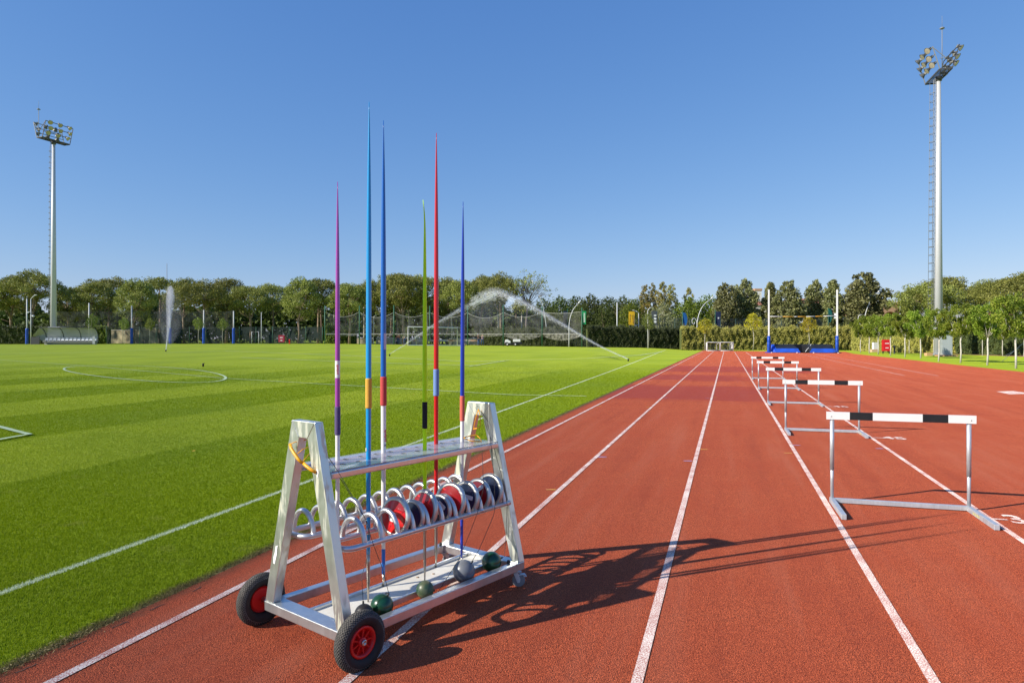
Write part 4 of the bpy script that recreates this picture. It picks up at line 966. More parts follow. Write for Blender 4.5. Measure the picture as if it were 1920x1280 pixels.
# ------------------------------------------------------------------ hedges
def hedge(label, pts, h, d, leaf, n, size=.16, seed=1):
    """pts: ground points (x,y); leafy box following them"""
    r = np.random.default_rng(seed); t = thing('hedge', label, 'hedge', (pts[0][0], pts[0][1], 0)); o = np.array([pts[0][0], pts[0][1]])
    P = np.array(pts)-o; seg = np.linalg.norm(np.diff(P, axis=0), axis=1); cum = np.r_[0, np.cumsum(seg)]; s = r.uniform(0, cum[-1], n)
    x = np.interp(s, cum, P[:, 0]); y = np.interp(s, cum, P[:, 1]); i = np.clip(np.searchsorted(cum, s)-1, 0, len(seg)-1)
    D = np.diff(P, axis=0)[i]/seg[i][:, None]; Nn = np.stack([-D[:, 1], D[:, 0]], 1)
    top = h*(1+.05*np.sin(s*1.7)+.04*np.sin(s*4.1)); f = r.random(n)
    z = np.where(f < .72, top*r.random(n), top*(1+.05*r.normal(size=n))); bulge = .09*np.sin(s*2.3+3*np.sin(z*1.7+s*.7))+.08*np.sin(s*7.1+2*np.sin(z*3.1))
    off = np.where(f < .72, -d/2+bulge+.07*r.normal(size=n), r.uniform(-d/2, d/2, n))
    X = x+Nn[:, 0]*off; Y = y+Nn[:, 1]*off; Z = z+gz(X+o[0], Y+o[1])
    V, F = quads(np.stack([X, Y, Z], 1), size*r.uniform(.6, 1.4, n), r, .55, (-.55, -.5, .35), .65); npmesh('foliage', V, F, leaf, t, nper=4)
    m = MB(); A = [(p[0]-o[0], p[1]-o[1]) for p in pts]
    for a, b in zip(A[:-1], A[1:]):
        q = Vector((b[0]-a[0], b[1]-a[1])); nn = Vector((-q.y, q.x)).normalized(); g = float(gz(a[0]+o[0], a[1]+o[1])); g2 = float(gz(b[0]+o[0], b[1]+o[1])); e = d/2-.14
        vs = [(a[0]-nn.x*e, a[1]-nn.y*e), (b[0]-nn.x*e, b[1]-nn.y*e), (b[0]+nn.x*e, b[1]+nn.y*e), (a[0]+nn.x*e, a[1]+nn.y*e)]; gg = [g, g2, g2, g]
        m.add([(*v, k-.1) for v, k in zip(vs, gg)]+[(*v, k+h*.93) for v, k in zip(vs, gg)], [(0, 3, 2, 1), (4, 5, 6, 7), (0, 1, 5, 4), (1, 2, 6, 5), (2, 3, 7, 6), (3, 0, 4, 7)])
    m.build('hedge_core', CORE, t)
    return t
B2 = lambda px, y: base(px, y)[:2]
hedge('light green clipped hedge behind the two small goals and landing mat', [B2(1276, 96.5), B2(1400, 97), B2(1605, 96)], 2.95, 1.2, HEDGE_L, 40000, .17, 2)
hedge('long light green hedge behind the young trees on the right', [B2(1606, 93), B2(1700, 79), B2(1800, 71)], 3.0, 1.2, HEDGE_L, 32000, .16, 3)
hedge('darker hedge at the far right beyond the cabinet', [B2(1800, 71), B2(1930, 63.5), B2(2100, 58)], 3.1, 1.2, leaf_mat('mid_hedge', (.05, .08, .022), (.10, .14, .035), (.17, .21, .05)), 22000, .15, 4)
hedge('dark hedge with shade in its leaf colour below the yellow banner', [B2(1100, 97), B2(1180, 97.5), B2(1272, 98.5)], 2.75, 1.3, HEDGE_D, 12000, .18, 5)  # shade on this stretch is put into the darker leaf colour
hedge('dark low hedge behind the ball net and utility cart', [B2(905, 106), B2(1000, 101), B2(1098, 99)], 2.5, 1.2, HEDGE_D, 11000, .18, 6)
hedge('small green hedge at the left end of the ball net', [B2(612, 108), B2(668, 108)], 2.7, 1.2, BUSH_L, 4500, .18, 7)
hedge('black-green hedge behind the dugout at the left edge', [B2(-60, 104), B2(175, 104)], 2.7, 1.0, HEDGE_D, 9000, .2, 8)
hedge('lighter hedge stub right of the dugout', [B2(173, 103), B2(206, 103)], 2.45, 1.0, BUSH_L, 2600, .18, 9)

# ------------------------------------------------------------------ fences, nets and posts
GPOST = mat('green_post', (.03, .13, .07), .5); NETM = veil_mat('net_mesh', (.30, .30, .26), .16, 1.2); NETW = veil_mat('net_band', (.52, .50, .42), .30, 3); NETD = veil_mat('dark_screen', (.015, .028, .022), .80, .8)
NETL = veil_mat('net_dark', (.06, .07, .06), .30, 1.0); WPOST = mat('pale_post', (.55, .56, .54), .5); BPAD = mat('blue_pad', (.008, .07, .42), .45, var=.15, vscale=5)
def sheet(name, A, B, topf, botf, m, parent, n=12, off=(0, 0, 0), rows=5):
    """hanging net from A to B (x,y); topf/botf give heights along 0..1"""
    vs = []; fs = []
    for i in range(n+1):
        t = i/n; x = A[0]+(B[0]-A[0])*t; y = A[1]+(B[1]-A[1])*t
        for j in range(rows+1):
            q = j/rows; z = botf(t)*(1-q)+topf(t)*q; vs.append((x-off[0], y-off[1]+.12*sin(q*3+t*5), z-off[2]))
    for i in range(n):
        for j in range(rows): a = i*(rows+1)+j; fs.append((a, a+rows+1, a+rows+2, a+1))
    return MB().add(vs, fs, 0, True).build(name, m, parent)
posts = [(609, 99, 573, 645.5), (674, 100, 573, 646.5), (738.5, 100, 572, 647), (806, 100, 573, 648.5), (877, 100.5, 573, 649), (943.5, 99, 572, 650.5), (1016.5, 98, 574, 651), (1091, 95, 577, 651.5)]
bp = [base(p[0], p[1]) for p in posts]
net = thing('ball_net', 'tall sagging ball-stop net on green posts behind the far goal', 'net', bp[0]); O = bp[0]
for (px, y, yt, yb), b in zip(posts, bp):
    top = CAMH+(YH-yt)/FPX*y; m = MB(); m.cyl((0, 0, 0), (0, 0, top-b[2]), .075, 8); m.build('post', GPOST, net, loc=(b[0]-O[0], b[1]-O[1], b[2]-O[2]))
for i in range(7):
    a, b = bp[i], bp[i+1]; ta = CAMH+(YH-(584, 585, 584, 585, 586, 585, 586, 588)[i])/FPX*99; sg = .75 if i < 6 else .2
    m1 = CAMH+(YH-626.5)/FPX*99-.05; dp = (.22, .2, .2, .2, .25, .75, .8)[i]
    sheet('net_panel', a, b, lambda t, ta=ta: ta-sg*4*t*(1-t), lambda t, m1=m1: m1, NETM, net, off=O)
    sheet('net_fold', a, b, lambda t, m1=m1: m1+.10, lambda t, m1=m1, dp=dp: m1-.05-dp*(4*t*(1-t))**.8, NETW, net, off=O, rows=2)
    for z_, r_ in ((lambda t, ta=ta: ta-sg*4*t*(1-t), .022), (lambda t, m1=m1: m1+.1, .03)):
        m = MB(); m.tube([(a[0]+(b[0]-a[0])*t-O[0], a[1]+(b[1]-a[1])*t-O[1], z_(t)-O[2]) for t in np.linspace(0, 1, 12)], r_, 5); m.build('rope', mat('rope', (.55, .54, .48), .8), net)
# screened boundary fence on the left
fl = thing('boundary_fence', 'dark green screened fence along the far left side behind the blue padded posts', 'fence', base(180, 101)); O = fl.location.copy()
A, B = base(200, 101.5), base(605, 101.5)
sheet('fence_screen', A, B, lambda t: .84+2.5, lambda t: .80, NETD, fl, 40, O, 2)
for i in range(14):
    t = i/13; m = MB(); m.cyl((0, 0, 0), (0, 0, 2.6), .035, 6); m.build('post', GPOST, fl, loc=(A[0]+(B[0]-A[0])*t-O[0], A[1]+(B[1]-A[1])*t-O[1]-.1, .8-O[2]))
# high see-through net with pale posts, blue padded below
hn = thing('high_net', 'faint high net strung between pale posts on the left side', 'net', base(100, 100)); O = hn.location.copy()
for a, b in ((100, 167), (167, 247), (247, 317), (317, 382), (382, 438)):
    sheet('net_panel', base(a, 100), base(b, 100), lambda t: .8+5.0-.3*4*t*(1-t), lambda t: .8+2.2, NETL, hn, off=O)
for i, (px, yt, pad) in enumerate([(50.5, 560, 1), (167, 568, 0), (247, 573, 1), (319, 580, 1), (382, 581, 1), (438, 583, 1)]):
    y = 99.5; b = base(px, y); h = hgt(px, yt, y)
    t = thing('net_post', ('pale post with a blue padded foot, ' + ORD[i if i == 0 else i-1] + ' of five from the left') if pad else 'pale unpadded post standing behind the right end of the dugout', 'post', b, 0, 'pale posts along the far left side')
    MB().cyl((0, 0, 0), (0, 0, h), .085, 8).build('pole', WPOST, t)
    if pad: MB().lathe([(.0001, .02), (.19, .02), (.21, .1), (.18, .8), (.205, 1.3), (.18, 1.8), (.20, 2.15), (.18, 2.3), (.0001, 2.3)], 'z', seg=10).build('foot_pad', BPAD, t)
# mesh fence over the hedge on the right
hf = thing('mesh_fence', 'grey mesh fence with dark posts showing above the light green hedge', 'fence', base(1180, 99)); O = hf.location.copy()
for i in range(16):
    px = 1180+28.5*i; b = base(px, 99.5); MB().cyl((0, 0, 0), (0, 0, 4.45), .045, 6).build('post', mat('dark_green_post', (.02, .06, .05), .5), hf, loc=(b[0]-O[0], b[1]-O[1], b[2]-O[2]))
sheet('mesh_panel', base(1180, 99.5), base(1608, 99.5), lambda t: 4.4+.3*(1-t), lambda t: 1.0, veil_mat('fence_mesh', (.16, .19, .21), .13, 1.0), hf, 30, O, 2)

# ------------------------------------------------------------------ goals
GW = mat('goal_white', (.78, .78, .76), .4); NETG = veil_mat('goal_net', (.32, .32, .32), .17, 2.); NETS = veil_mat('small_goal_net', (.10, .11, .09), .42, 3.)
g = thing('football_goal', 'full-size white football goal standing in front of the ball net', 'goal', base(765, 90.5)); O = g.location.copy()
a = base(765, 90.5); b = base(857.3, 93.0); H = 2.46; X = [b[0]-a[0], b[1]-a[1], b[2]-a[2]]; bk = (1.0, 1.7)
m = MB(); m.tube([(0, 0, 0), (0, 0, H), (X[0], X[1], X[2]+H), (X[0], X[1], X[2])], .062, 10); m.build('goal_frame', GW, g)
m = MB(); m.tube([(0, 0, .03), (bk[0]*.2, bk[1], .03), (X[0]+bk[0], X[1]+bk[1], X[2]+.03), (X[0], X[1], X[2]+.03)], .045, 8); m.tube([(0, 0, .05), (X[0], X[1], X[2]+.05)], .05, 8)
for p in ((0, 0), (X[0], X[1])): m.tube([(p[0], p[1], H), (p[0]+bk[0]*.6, p[1]+bk[1]*.6, H-.15), (p[0]+bk[0]*.9, p[1]+bk[1], .03)], .03, 6)
m.build('rear_frame', GW, g)
m = MB(); vs = []
for i in range(9):
    t = i/8; p = (X[0]*t, X[1]*t, X[2]*t)
    for q in ((0, 0, H), (bk[0]*.5, bk[1]*.5, H-.15), (bk[0]*.9, bk[1]*.95, .05)): vs.append((p[0]+q[0], p[1]+q[1], p[2]+q[2]))
m.add(vs, [(3*i+j, 3*i+3+j, 3*i+4+j, 3*i+1+j) for i in range(8) for j in range(2)]); m.build('goal_net', NETG, g)
def small_goal(px0, px1, label):
    y = 88.6; a = base(px0, y); W = (px1-px0)/FPX*y; t = thing('small_goal', label, 'goal', a, 0, 'small goals at the end of the lanes'); H = 1.13
    m = MB(); m.tube([(0, 0, .04), (0, 0, H), (W, 0, H), (W, 0, .04)], .05, 8); m.tube([(0, 0, .05), (W, 0, .05)], .045, 8); m.build('goal_frame', GW, t)
    m = MB(); m.tube([(0, .05, .05), (.15, .8, .05), (.15, .8, .85), (0, 0, H)], .035, 6); m.tube([(W, .05, .05), (W-.15, .8, .05), (W-.15, .8, .85), (W, 0, H)], .035, 6); m.bb((.02, .1, .05), (.12, .5, H-.05)) if px0 < 1340 else m.bb((W-.12, .1, .3), (W-.02, .5, H-.05)); m.build('rear_frame', GW, t)
    m = MB(); m.add([(.05, .05, H-.03), (W-.05, .05, H-.03), (W-.15, .8, .85), (.15, .8, .85), (W-.15, .8, .08), (.15, .8, .08)], [(0, 1, 2, 3), (3, 2, 4, 5)]); m.build('goal_net', NETS, t)
small_goal(1325.5, 1349.5, 'left one of two small white goals at the end of the lanes'); small_goal(1350.8, 1374.8, 'right one of two small white goals at the end of the lanes')

# ------------------------------------------------------------------ pole vault pit
MBL = mat('mat_blue', (.008, .08, .55), .5, var=.2, vscale=1.5, bump=.4, bscale=3); MBK = mat('mat_black', (.014, .015, .018), .6, var=.3, vscale=2, bump=.3, bscale=4)
PY = 77.2; PX0 = (1441.7-960)/FPX*PY
def ps(px): k = (px-960)/FPX; return (k*PY-PX0)/(cos(TH)+k*sin(TH))      # distance along the row of the standards
def pw(s_, d): return (PX0+cos(TH)*s_+sin(TH)*d, PY-sin(TH)*s_+cos(TH)*d)
px2x = ps; ox = ps(1446)
t = thing('landing_mat', 'low blue and black landing mat between the tall white standards', 'landing mat', (*pw(ox, 0), 0), -TH)
W = px2x(1567)-ox; c0 = px2x(1501)-ox; c1 = px2x(1518)-ox; l0 = px2x(1455)-ox
m = MB()
m.add([(l0, 0, .06), (c0, 0, .06), (c0-.25, .06, .50), (l0, .06, .50)], [(0, 1, 2, 3)], 0); m.add([(l0, .06, .50), (c0-.25, .06, .50), (c0-.7, 1.0, .93), (l0-.15, 1.0, .93)], [(0, 1, 2, 3)], 1)
m.add([(c1, 0, .06), (W, 0, .06), (W-.12, .06, .50), (c1+.25, .06, .50)], [(0, 1, 2, 3)], 0); m.add([(c1+.25, .06, .50), (W-.12, .06, .50), (W-.45, 1.0, .93), (c1+.35, 1.0, .93)], [(0, 1, 2, 3)], 1)
m.add([(c0, 0, .06), (c0-.25, .06, .5), (c0-.7, 1., .93), (c0+.25, 1.6, .93), (c0+.35, 1.6, .06)], [(0, 1, 2, 3, 4)], 1); m.add([(c1, 0, .06), (c1+.25, .06, .5), (c1+.35, 1., .93), (c1-.1, 1.6, .93), (c1-.1, 1.6, .06)], [(4, 3, 2, 1, 0)], 1)
m.add([(0, .4, .06), (l0, 0, .06), (l0, .06, .5), (l0-.15, 1., .93), (.05, .9, .93)], [(0, 1, 2, 3, 4)], 0)
m.bb((.05, 1.602, .06), (W-.2, 6.4, .93), 1); m.add([(W, 0, .06), (W+.1, 1.6, .06), (W-.1, 1.6, .93), (W-.45, 1., .93), (W-.12, .06, .5)], [(0, 1, 2, 3, 4)], 1)
m.build('mat_body', [MBL, MBK], t)
m = MB(); m.tube([(px2x(1511)-ox, .35, .14), (px2x(1515)-ox, .7, .42), (px2x(1519)-ox, .9, .62), (px2x(1523)-ox, 1.05, .96)], .035, 6); m.build('edge_piping', GW, t)
m = MB(); m.bb((-.3, -.1, .006), (W+.2, .5, .055)); m.build('mat_base', BLACK, t)
for i, px in enumerate((1446.5, 1494, 1525, 1571)): MB().bb((px2x(px)-ox-.06, -.22, .006), (px2x(px)-ox+.06, -.105, .09)).build('base_block', GW, t)
def standard(px, lab):
    t = thing('vault_standard', lab, 'vault standard', (*pw(ps(px), .15), 0), -TH, 'tall white standards of the vault pit')
    H = hgt(px, 543, pw(ps(px), .15)[1]); MB().bb((-.085, -.07, .4), (.085, .07, H)).build('mast', GW, t, bevel=.015)
    MB().lathe([(.0001, .10), (.17, .10), (.185, .2), (.165, .62), (.18, .7), (.175, 1.15), (.16, 1.2), (.175, 1.28), (.165, 1.88), (.0001, 1.9)], 'z', seg=12).build('foot_pad', BPAD, t)
    MB().bb((-.4, -.3, .008), (.4, .3, .095)).build('standard_base', BLACK if px > 1500 else MBL, t, bevel=.01); return t
standard(1441.7, 'left tall white vault standard with a blue padded foot'); s2 = standard(1570, 'right tall white vault standard with a blue padded foot')
MB().bb((-.30, -.05, hgt(1570, 597, pw(ps(1570), .15)[1])), (-.09, .05, hgt(1570, 587, pw(ps(1570), .15)[1]))).build('bar_bracket', GW, s2)
x0, x1 = px2x(1443.5), px2x(1566.5); zz = CAMH+(YH-593)/FPX*PY; n = 7
m = MB(); e = [0, .20, .38, .43, .56, .70, .82, 1.0]
for i in range(7): m.cyl((*pw(x0+(x1-x0)*e[i], .02), zz-.06*sin(pi*e[i])), (*pw(x0+(x1-x0)*e[i+1], .02), zz-.06*sin(pi*e[i+1])), .035, 8, i % 2)
tag(m.build('crossbar', [GW, mat('bar_orange', (.75, .38, .03), .5)]), 'thin white and orange crossbar resting high between the vault standards', 'crossbar')

# ------------------------------------------------------------------ floodlight masts
MASTM = metal_mat('mast_metal', (.56, .57, .58), .5, .12, .06); DARKM = mat('dark_steel', (.07, .072, .078), .6); LENS = mat('lamp_lens', (.48, .43, .35), .25, var=.1, vscale=4); BOWL = mat('lamp_bowl', (.16, .16, .14), .5, metal=.3); LATT = mat('galvanised_lattice', (.24, .255, .265), .55)
def mast(label, px, y, rz, hp):
    b = base(px, y); t = thing('floodlight_mast', label, 'floodlight mast', b, rz, 'tall floodlight masts'); H = hp-b[2]
    MB().tube([(0, 0, 0), (0, 0, H*.5), (0, 0, H-.1)], [.40, .30, .20], 20).build('pole', MASTM, t)
    MB().lathe([(.0001, .12), (.62, .12), (.62, 0)], 'z', seg=16).build('base_flange', LATT, t)
    m = MB(); lxz = lambda z: -((.40-.20*min(1, z/H))+.14)
    for s in (-.2, .2): m.cyl((lxz(2.8), s, 2.8), (lxz(H), s, H-.1), .030, 5)
    for k in range(int((H-3)/.3)): z = 2.9+.3*k; m.cyl((lxz(z), -.2, z), (lxz(z), .2, z), .014, 4)
    ld = m.build('ladder', LATT, t)
    m = MB()
    for k in range(int((H-4.5)/.78)):
        z = 4.2+.78*k; lx = lxz(z); m.tube([(lx, -.2, z), (lx-.16, -.28, z), (lx-.32, -.2, z), (lx-.40, 0, z), (lx-.32, .2, z), (lx-.16, .28, z), (lx, .2, z)], .028, 4)
    for q in ((-.40, 0), (-.32, .2)): m.cyl((lxz(4.2)+q[0], q[1], 4.2), (lxz(H)+q[0], q[1], H-.6), .011, 4)
    m.build('safety_cage', LATT, ld)
    m = MB(); hw, hl = .52, 2.0
    for s in (-1, 1): m.beam((s*hw, -hl, H), (s*hw, hl, H), .09, .13); m.beam((-hw, s*hl, H), (hw, s*hl, H), .09, .13)
    for k in range(13): m.beam((-hw, -hl+.31*k+.13, H), (hw, -hl+.31*k+.13, H), .03, .05)
    for k in range(14): m.beam((-hw+.08*k, -hl, H+.02), (-hw+.08*k, hl, H+.02), .012, .03)
    m.cyl((0, 0, H-.45), (0, 0, H-.05), .30, 14)
    pf = m.build('platform', DARKM, t)
    for s in (-1, 1):
        m = MB(); bx, tx = s*hw, s*(hw+.60)
        for y_ in (-hl, hl): m.beam((bx, y_, H), (tx, y_, H+2.15), .07, .07)
        for q in (.36, .68, 1.0): m.beam((bx+(tx-bx)*q, -hl, H+2.15*q), (bx+(tx-bx)*q, hl, H+2.15*q), .06, .08)
        m.beam((bx, -hl, H+1.0), (-bx*0, -hl, H+1.0), .05, .05); m.beam((tx, -hl, H+2.1), (0, -hl, H+1.0), .05, .05)
        lb = m.build('lamp_frame', LATT if s < 0 else DARKM, t)  # frame away from the sun: its shade is put into a darker steel
        for q in (.30, .62, .95):
            for j in range(3):
                yy = -1.45+1.4*j+(.15 if q == .62 else -.05); xx = bx+(tx-bx)*q+s*.26; zz = H+2.15*q
                L = MB(); L.lathe([(.0001, -.20), (.11, -.18), (.22, -.02), (.30, .12), (.315, .14), (.30, .15)], 'z', seg=16); L.box((0, 0, -.26), (.24, .24, .14))
                o = L.build('floodlight', BOWL, t); o.location = (xx, yy, zz)
                d = Vector((s*.75, .35*(j-1), -.62)).normalized(); o.rotation_euler = d.to_track_quat('Z', 'Y').to_euler()
                MB().lathe([(.0001, .135), (.295, .125)], 'z', seg=16).build('lens', LENS, o)
    m = MB(); m.cyl((-.3, -hl+.1, H), (-.3, -hl+.1, H+3.9), .035, 6); m.cyl((-.3, -hl+.1, H+3.9), (-.3, -hl+.1, H+5.0), .015, 5); m.lathe([(.0001, H+3.75), (.22, H+3.8), (.22, H+3.86), (.0001, H+4.0)], 'z', (-.3, -hl+.1, 0), 8); m.build('lightning_rod', LATT, t)
    return t
mast('tall grey floodlight mast on the right, rising behind the young trees', 1759.5, 66.5, radians(-14), 26.9)
mast('tall grey floodlight mast on the left, behind the dugout', 100.5, 95.5, radians(-19), 29.0)

# ------------------------------------------------------------------ dugout
d = thing('dugout', 'team dugout with a curved clear roof and a row of white seats, far left', 'dugout', base(57, 92)); O = d.location.copy(); s = 92/FPX
PANEL = mat('poly_panel', (.42, .45, .46), .3, alpha=.72, spec=.6); DFR = mat('dugout_frame', (.03, .035, .035), .5); SEAT = mat('seat_white', (.62, .64, .66), .5)
X0, X1 = 17*s, 116*s
prof = [(1.35, .10), (1.36, .8), (1.25, 1.45), (.95, 1.95), (.5, 2.22), (0, 2.30)]
m = MB(); vs = [(x, p[0], p[1]) for x in (X0, X1) for p in prof]; m.add(vs, [(i, i+1, i+7, i+6) for i in range(5)], 0, True); m.build('roof_panel', PANEL, d)
m = MB()
for x in (X0, X0+(X1-X0)/3, X0+(X1-X0)*2/3, X1): m.tube([(x, p[0], p[1]) for p in prof], .05, 6)
m.tube([(X0, 0, 2.3), (X1, 0, 2.3)], .04, 6); m.tube([(X0, 1.36, 1.0), (X1, 1.36, 1.0)], .03, 6); m.build('roof_rib', DFR, d)
m = MB(); m.add([(X0, 1.35, .1), (X0, 1.25, 1.45), (X0, .5, 2.22), (X0, 0, 2.3), (0.15, .2, 1.2), (.1, .9, 1.1)], [(0, 1, 2, 3, 4, 5)]); m.build('side_panel', PANEL, d); MB().bb((X1+.02, .0, .1), (X1+.35, .06, 1.15)).build('side_panel', PANEL, d)
MB().bb((0, .05, .05), (X0-.05, .12, 1.05)).build('dark_panel', DFR, d)
MB().bb((X0, .62, .30), (X1, 1.30, .36)).bb((X0, .95, .0), (X1, 1.0, .3)).build('bench_step', mat('dugout_base', (.30, .31, .31), .7), d)
sm = None
for k in range(13):
    x = X0+.3+(X1-X0-.55)*k/12
    if sm is None:
        m = MB(); m.bb((-.2, -.2, .0), (.2, .2, .05)); m.prism([(.16, .05), (.22, .05), (.30, .40), (.24, .40)], 0, -.2, .2); sm = m.build('seat', SEAT, d, bevel=.02); o = sm
    else: o = sm.copy(); COL.objects.link(o); o.parent = d
    o.location = (x, .8, .52)
MB().bb((X0+.1, .75, .44), (X1-.1, .85, .52)).build('seat_beam', DFR, d)
MB().bb((14*s+.3, 1.5, 2.35), (41*s, 3.4, 2.45)).bb((16*s, 1.7, 0), (40*s, 3.2, 2.35)).build('shed_behind', mat('shed_grey', (.18, .20, .23), .6), None)
bpy.data.objects['shed_behind'].location = d.location; tag(bpy.data.objects['shed_behind'], 'low flat-roofed grey shed just behind the left part of the dugout', 'shed'); bpy.data.objects['shed_behind'].name = 'shed'

# ------------------------------------------------------------------ lamps, poles, banners
LAMPW = mat('lamp_post_white', (.66, .67, .66), .4)
def curve_lamp(label, y, pts, curl=None, r=.07, foot=None):
    P_ = [at(*p, y) for p in pts]; g0 = base(pts[0][0], y); t = thing('street_lamp', label, 'street lamp', g0, 0, 'curved white street lamps')
    L = lambda p: (p[0]-g0[0], p[1]-g0[1], p[2]-g0[2]); m = MB(); Q = [(0, 0, 0)]+[L(p) for p in P_]
    m.tube(Q, [r*1.4]+[r*(1-.5*i/len(P_)) for i in range(len(P_))], 8); m.build('lamp_pole', LAMPW, t)
    e = Vector(Q[-1]); dd = (e-Vector(Q[-2])).normalized(); MB().tube([e, e+dd*.2, e+dd*.6], [.06, .12, .06], 8).build('lamp_head', LAMPW, t)
    if curl: MB().tube([L(at(*p, y)) for p in curl], r*.6, 6).build('scroll', LAMPW, t)
def smoothp(pts, n=6):
    out = []
    for i in range(len(pts)-1):
        p0, p1, p2, p3 = [Vector(pts[max(0, min(len(pts)-1, j))]) for j in (i-1, i, i+1, i+2)]
        for k in range(n): t = k/n; out.append(tuple(.5*((2*p1)+(p2-p0)*t+(2*p0-5*p1+4*p2-p3)*t*t+(3*p1-p0-3*p2+p3)*t**3)))
    return out+[tuple(pts[-1])]
curve_lamp('curved white lamp left of the green banner', 98.5, smoothp([(1067, 628), (1067, 612), (1069, 596), (1075, 580), (1084, 569)]))
curve_lamp('curved white lamp leaning out over the small goals, with a scroll', 98.6, smoothp([(1307, 630), (1307, 612), (1308, 600), (1312, 585), (1320, 571), (1333, 560)]), smoothp([(1307, 615), (1306, 602), (1302, 596.5), (1298, 599), (1298, 605), (1301, 607.5), (1303, 604)]))
curve_lamp('curved white lamp right of the vault standards', 96, smoothp([(1618, 630), (1619, 610), (1621, 596), (1626, 578), (1634, 560), (1646, 548)]), smoothp([(1617, 612), (1612, 606), (1609, 598), (1611, 591), (1616, 590)]))
curve_lamp('thin pale lamp drooping out of the half bare pine', 101, smoothp([(1024, 640), (1024, 612), (1021, 590), (1016, 566), (1007, 545), (1001, 533)]), r=.05)
def pole_lamp(label, px, y, yt, arm, cat='lamp post', heads=(), r=.06):
    b = base(px, y); h = hgt(px, yt, y); t = thing('lamp_post', label, cat, b); MB().tube([(0, 0, 0), (0, 0, h)], [r, r*.7], 8).build('pole', LAMPW, t)
    if arm: MB().tube([(0, 0, h-.05), (arm[0]*.5, 0, h+arm[1]*.6), (arm[0], 0, h+arm[1])], .05, 6).box((arm[0]*1.2, 0, h+arm[1]*1.15), (abs(arm[0])*.6, .2, .08)).build('lamp_arm', LAMPW, t)
    for dx, dz, w in heads: MB().sphere((0, 0, 0), w, 12, sq=(1, 1, .8)).box((-dx*.5, 0, .1), (abs(dx), .05, .05)).build('camera', mat('camera_white', (.7, .7, .7), .4), t, loc=(dx, -.1, dz+h))
pole_lamp('slim grey pole with white cameras beside the dugout', 57.8, 95, 560, (.55, .45), heads=((-.3, -1.9, .12), (.4, -2.4, .17)))
pole_lamp('grey lamp post with a short arm right of the yellow banner', 1197.5, 99.5, 586, (-.6, .3), heads=((-.45, -1.9, .13),))
pole_lamp('thin grey lamp post rising through the sapling at the lawn edge', 1214.5, 94, 582, (.3, .35), r=.05)
pole_lamp('plain thick white pole above the dark hedge', 1157, 108, 567, None, 'pole', r=.10)
pole_lamp('white pole with a flat disc lamp and camera in front of the brick arches', 1688.3, 104, 553, None, heads=((.45, -.75, .17),), r=.16)
o = bpy.data.objects['lamp_post.004'] if 'lamp_post.004' in bpy.data.objects else None
if o: MB().bb((-.75, -.15, hgt(1688, 553, 104)), (.75, .15, hgt(1688, 553, 104)+.08)).build('lamp_disc', LAMPW, o)
pole_lamp('thin grey lamp pole behind the ball net', 700.5, 106, 594, (.3, .2), heads=((.12, -1.0, .12),), r=.05)
pole_lamp('thin white pole by the metal cabinet', 1785, 66, 598, None, 'pole', r=.05)
pole_lamp('short grey post in the lawn between the pines left of the net', 490, 100, 585, None, 'pole', r=.05)
MB().tube([(0, 0, 0), (0, 0, hgt(313, 494, 140))], [.12, .05], 6).build('antenna_pole', LATT, None, loc=base(313, 140)); tag(bpy.data.objects['antenna_pole'], 'thin antenna pole sticking up above the pines over the left fountain', 'antenna')
def banner(label, px, y, yt, x0, x1, y0, y1, col, marks=None, feather=False, pc=(.03, .12, .07)):
    b = base(px, y); s_ = y/FPX; h = hgt(px, yt, y); t = thing('banner', label, 'banner', b, 0, 'banners on poles'); MB().cyl((0, 0, 0), (0, 0, h), .05, 6).build('pole', mat('banner_pole%d' % int(pc[1]*100), pc, .5), t)
    z0 = hgt(px, y1, y); z1 = hgt(px, y0, y); a = (x0-px)*s_; c = (x1-px)*s_; m = MB(); n = 8; fr = []
    for i in range(n+1):
        q = i/n; z = z0+(z1-z0)*q; w = 1-(.45*abs(q-.5)**2*4 if feather else .05*sin(q*5)); fr += [(a, .08*sin(q*4), z), (a+(c-a)*.5*w, .10*sin(q*4+1), z), (a+(c-a)*w, .08*sin(q*4+2), z)]
    m.add(fr+[(p[0], p[1]+.012, p[2]) for p in fr], [(3*i+j, 3*i+j+1, 3*i+j+4, 3*i+j+3) for i in range(n) for j in range(2)]+[(3*i+j+27, 3*i+j+30, 3*i+j+31, 3*i+j+28) for i in range(n) for j in range(2)], 0, True)
    fl = m.build('flag', mat('banner_%d' % int(px), col, .7, transl=.3), t)
    if marks:
        m = MB(); 
        for (u, v, w_, h_) in marks: m.box((a+(c-a)*u, -.16, z0+(z1-z0)*v), (w_, .004, h_))
        m.build('banner_marks', mat('marks_%d' % int(px), (.75, .78, .75) if px != 1190 else (.03, .03, .03), .7), t)
    return t
vm_ = [(.5, .2+.075*k, .30, .07+.05*(k % 3 == 0)) for k in range(9)]
banner('tall green banner with pale vertical writing', 1091, 97, 577, 1091.3, 1098.8, 583, 608, (.02, .42, .14), [(.55, .18+.08*k, .22, .09) for k in range(9)])
banner('dark blue banner half hidden by the water jet', 1064, 110, 578, 1056, 1063.6, 583, 612, (.03, .05, .09))
banner('yellow banner with black writing above the dark hedge', 1190, 98.9, 581, 1178.8, 1189.6, 584, 609, (.85, .55, .02), [(.25, .25+.1*k, .16, .1) for k in range(6)]+[(.75, .15+.08*k, .14, .1) for k in range(8)], pc=(.05, .06, .06))
banner('grey banner with white marks behind the sapling', 1232, 98.9, 581, 1221, 1231.6, 583, 609, (.10, .12, .13), [(.65, .22, .35, .30), (.65, .45, .35, .3), (.65, .68, .35, .2)], pc=(.05, .061, .06))
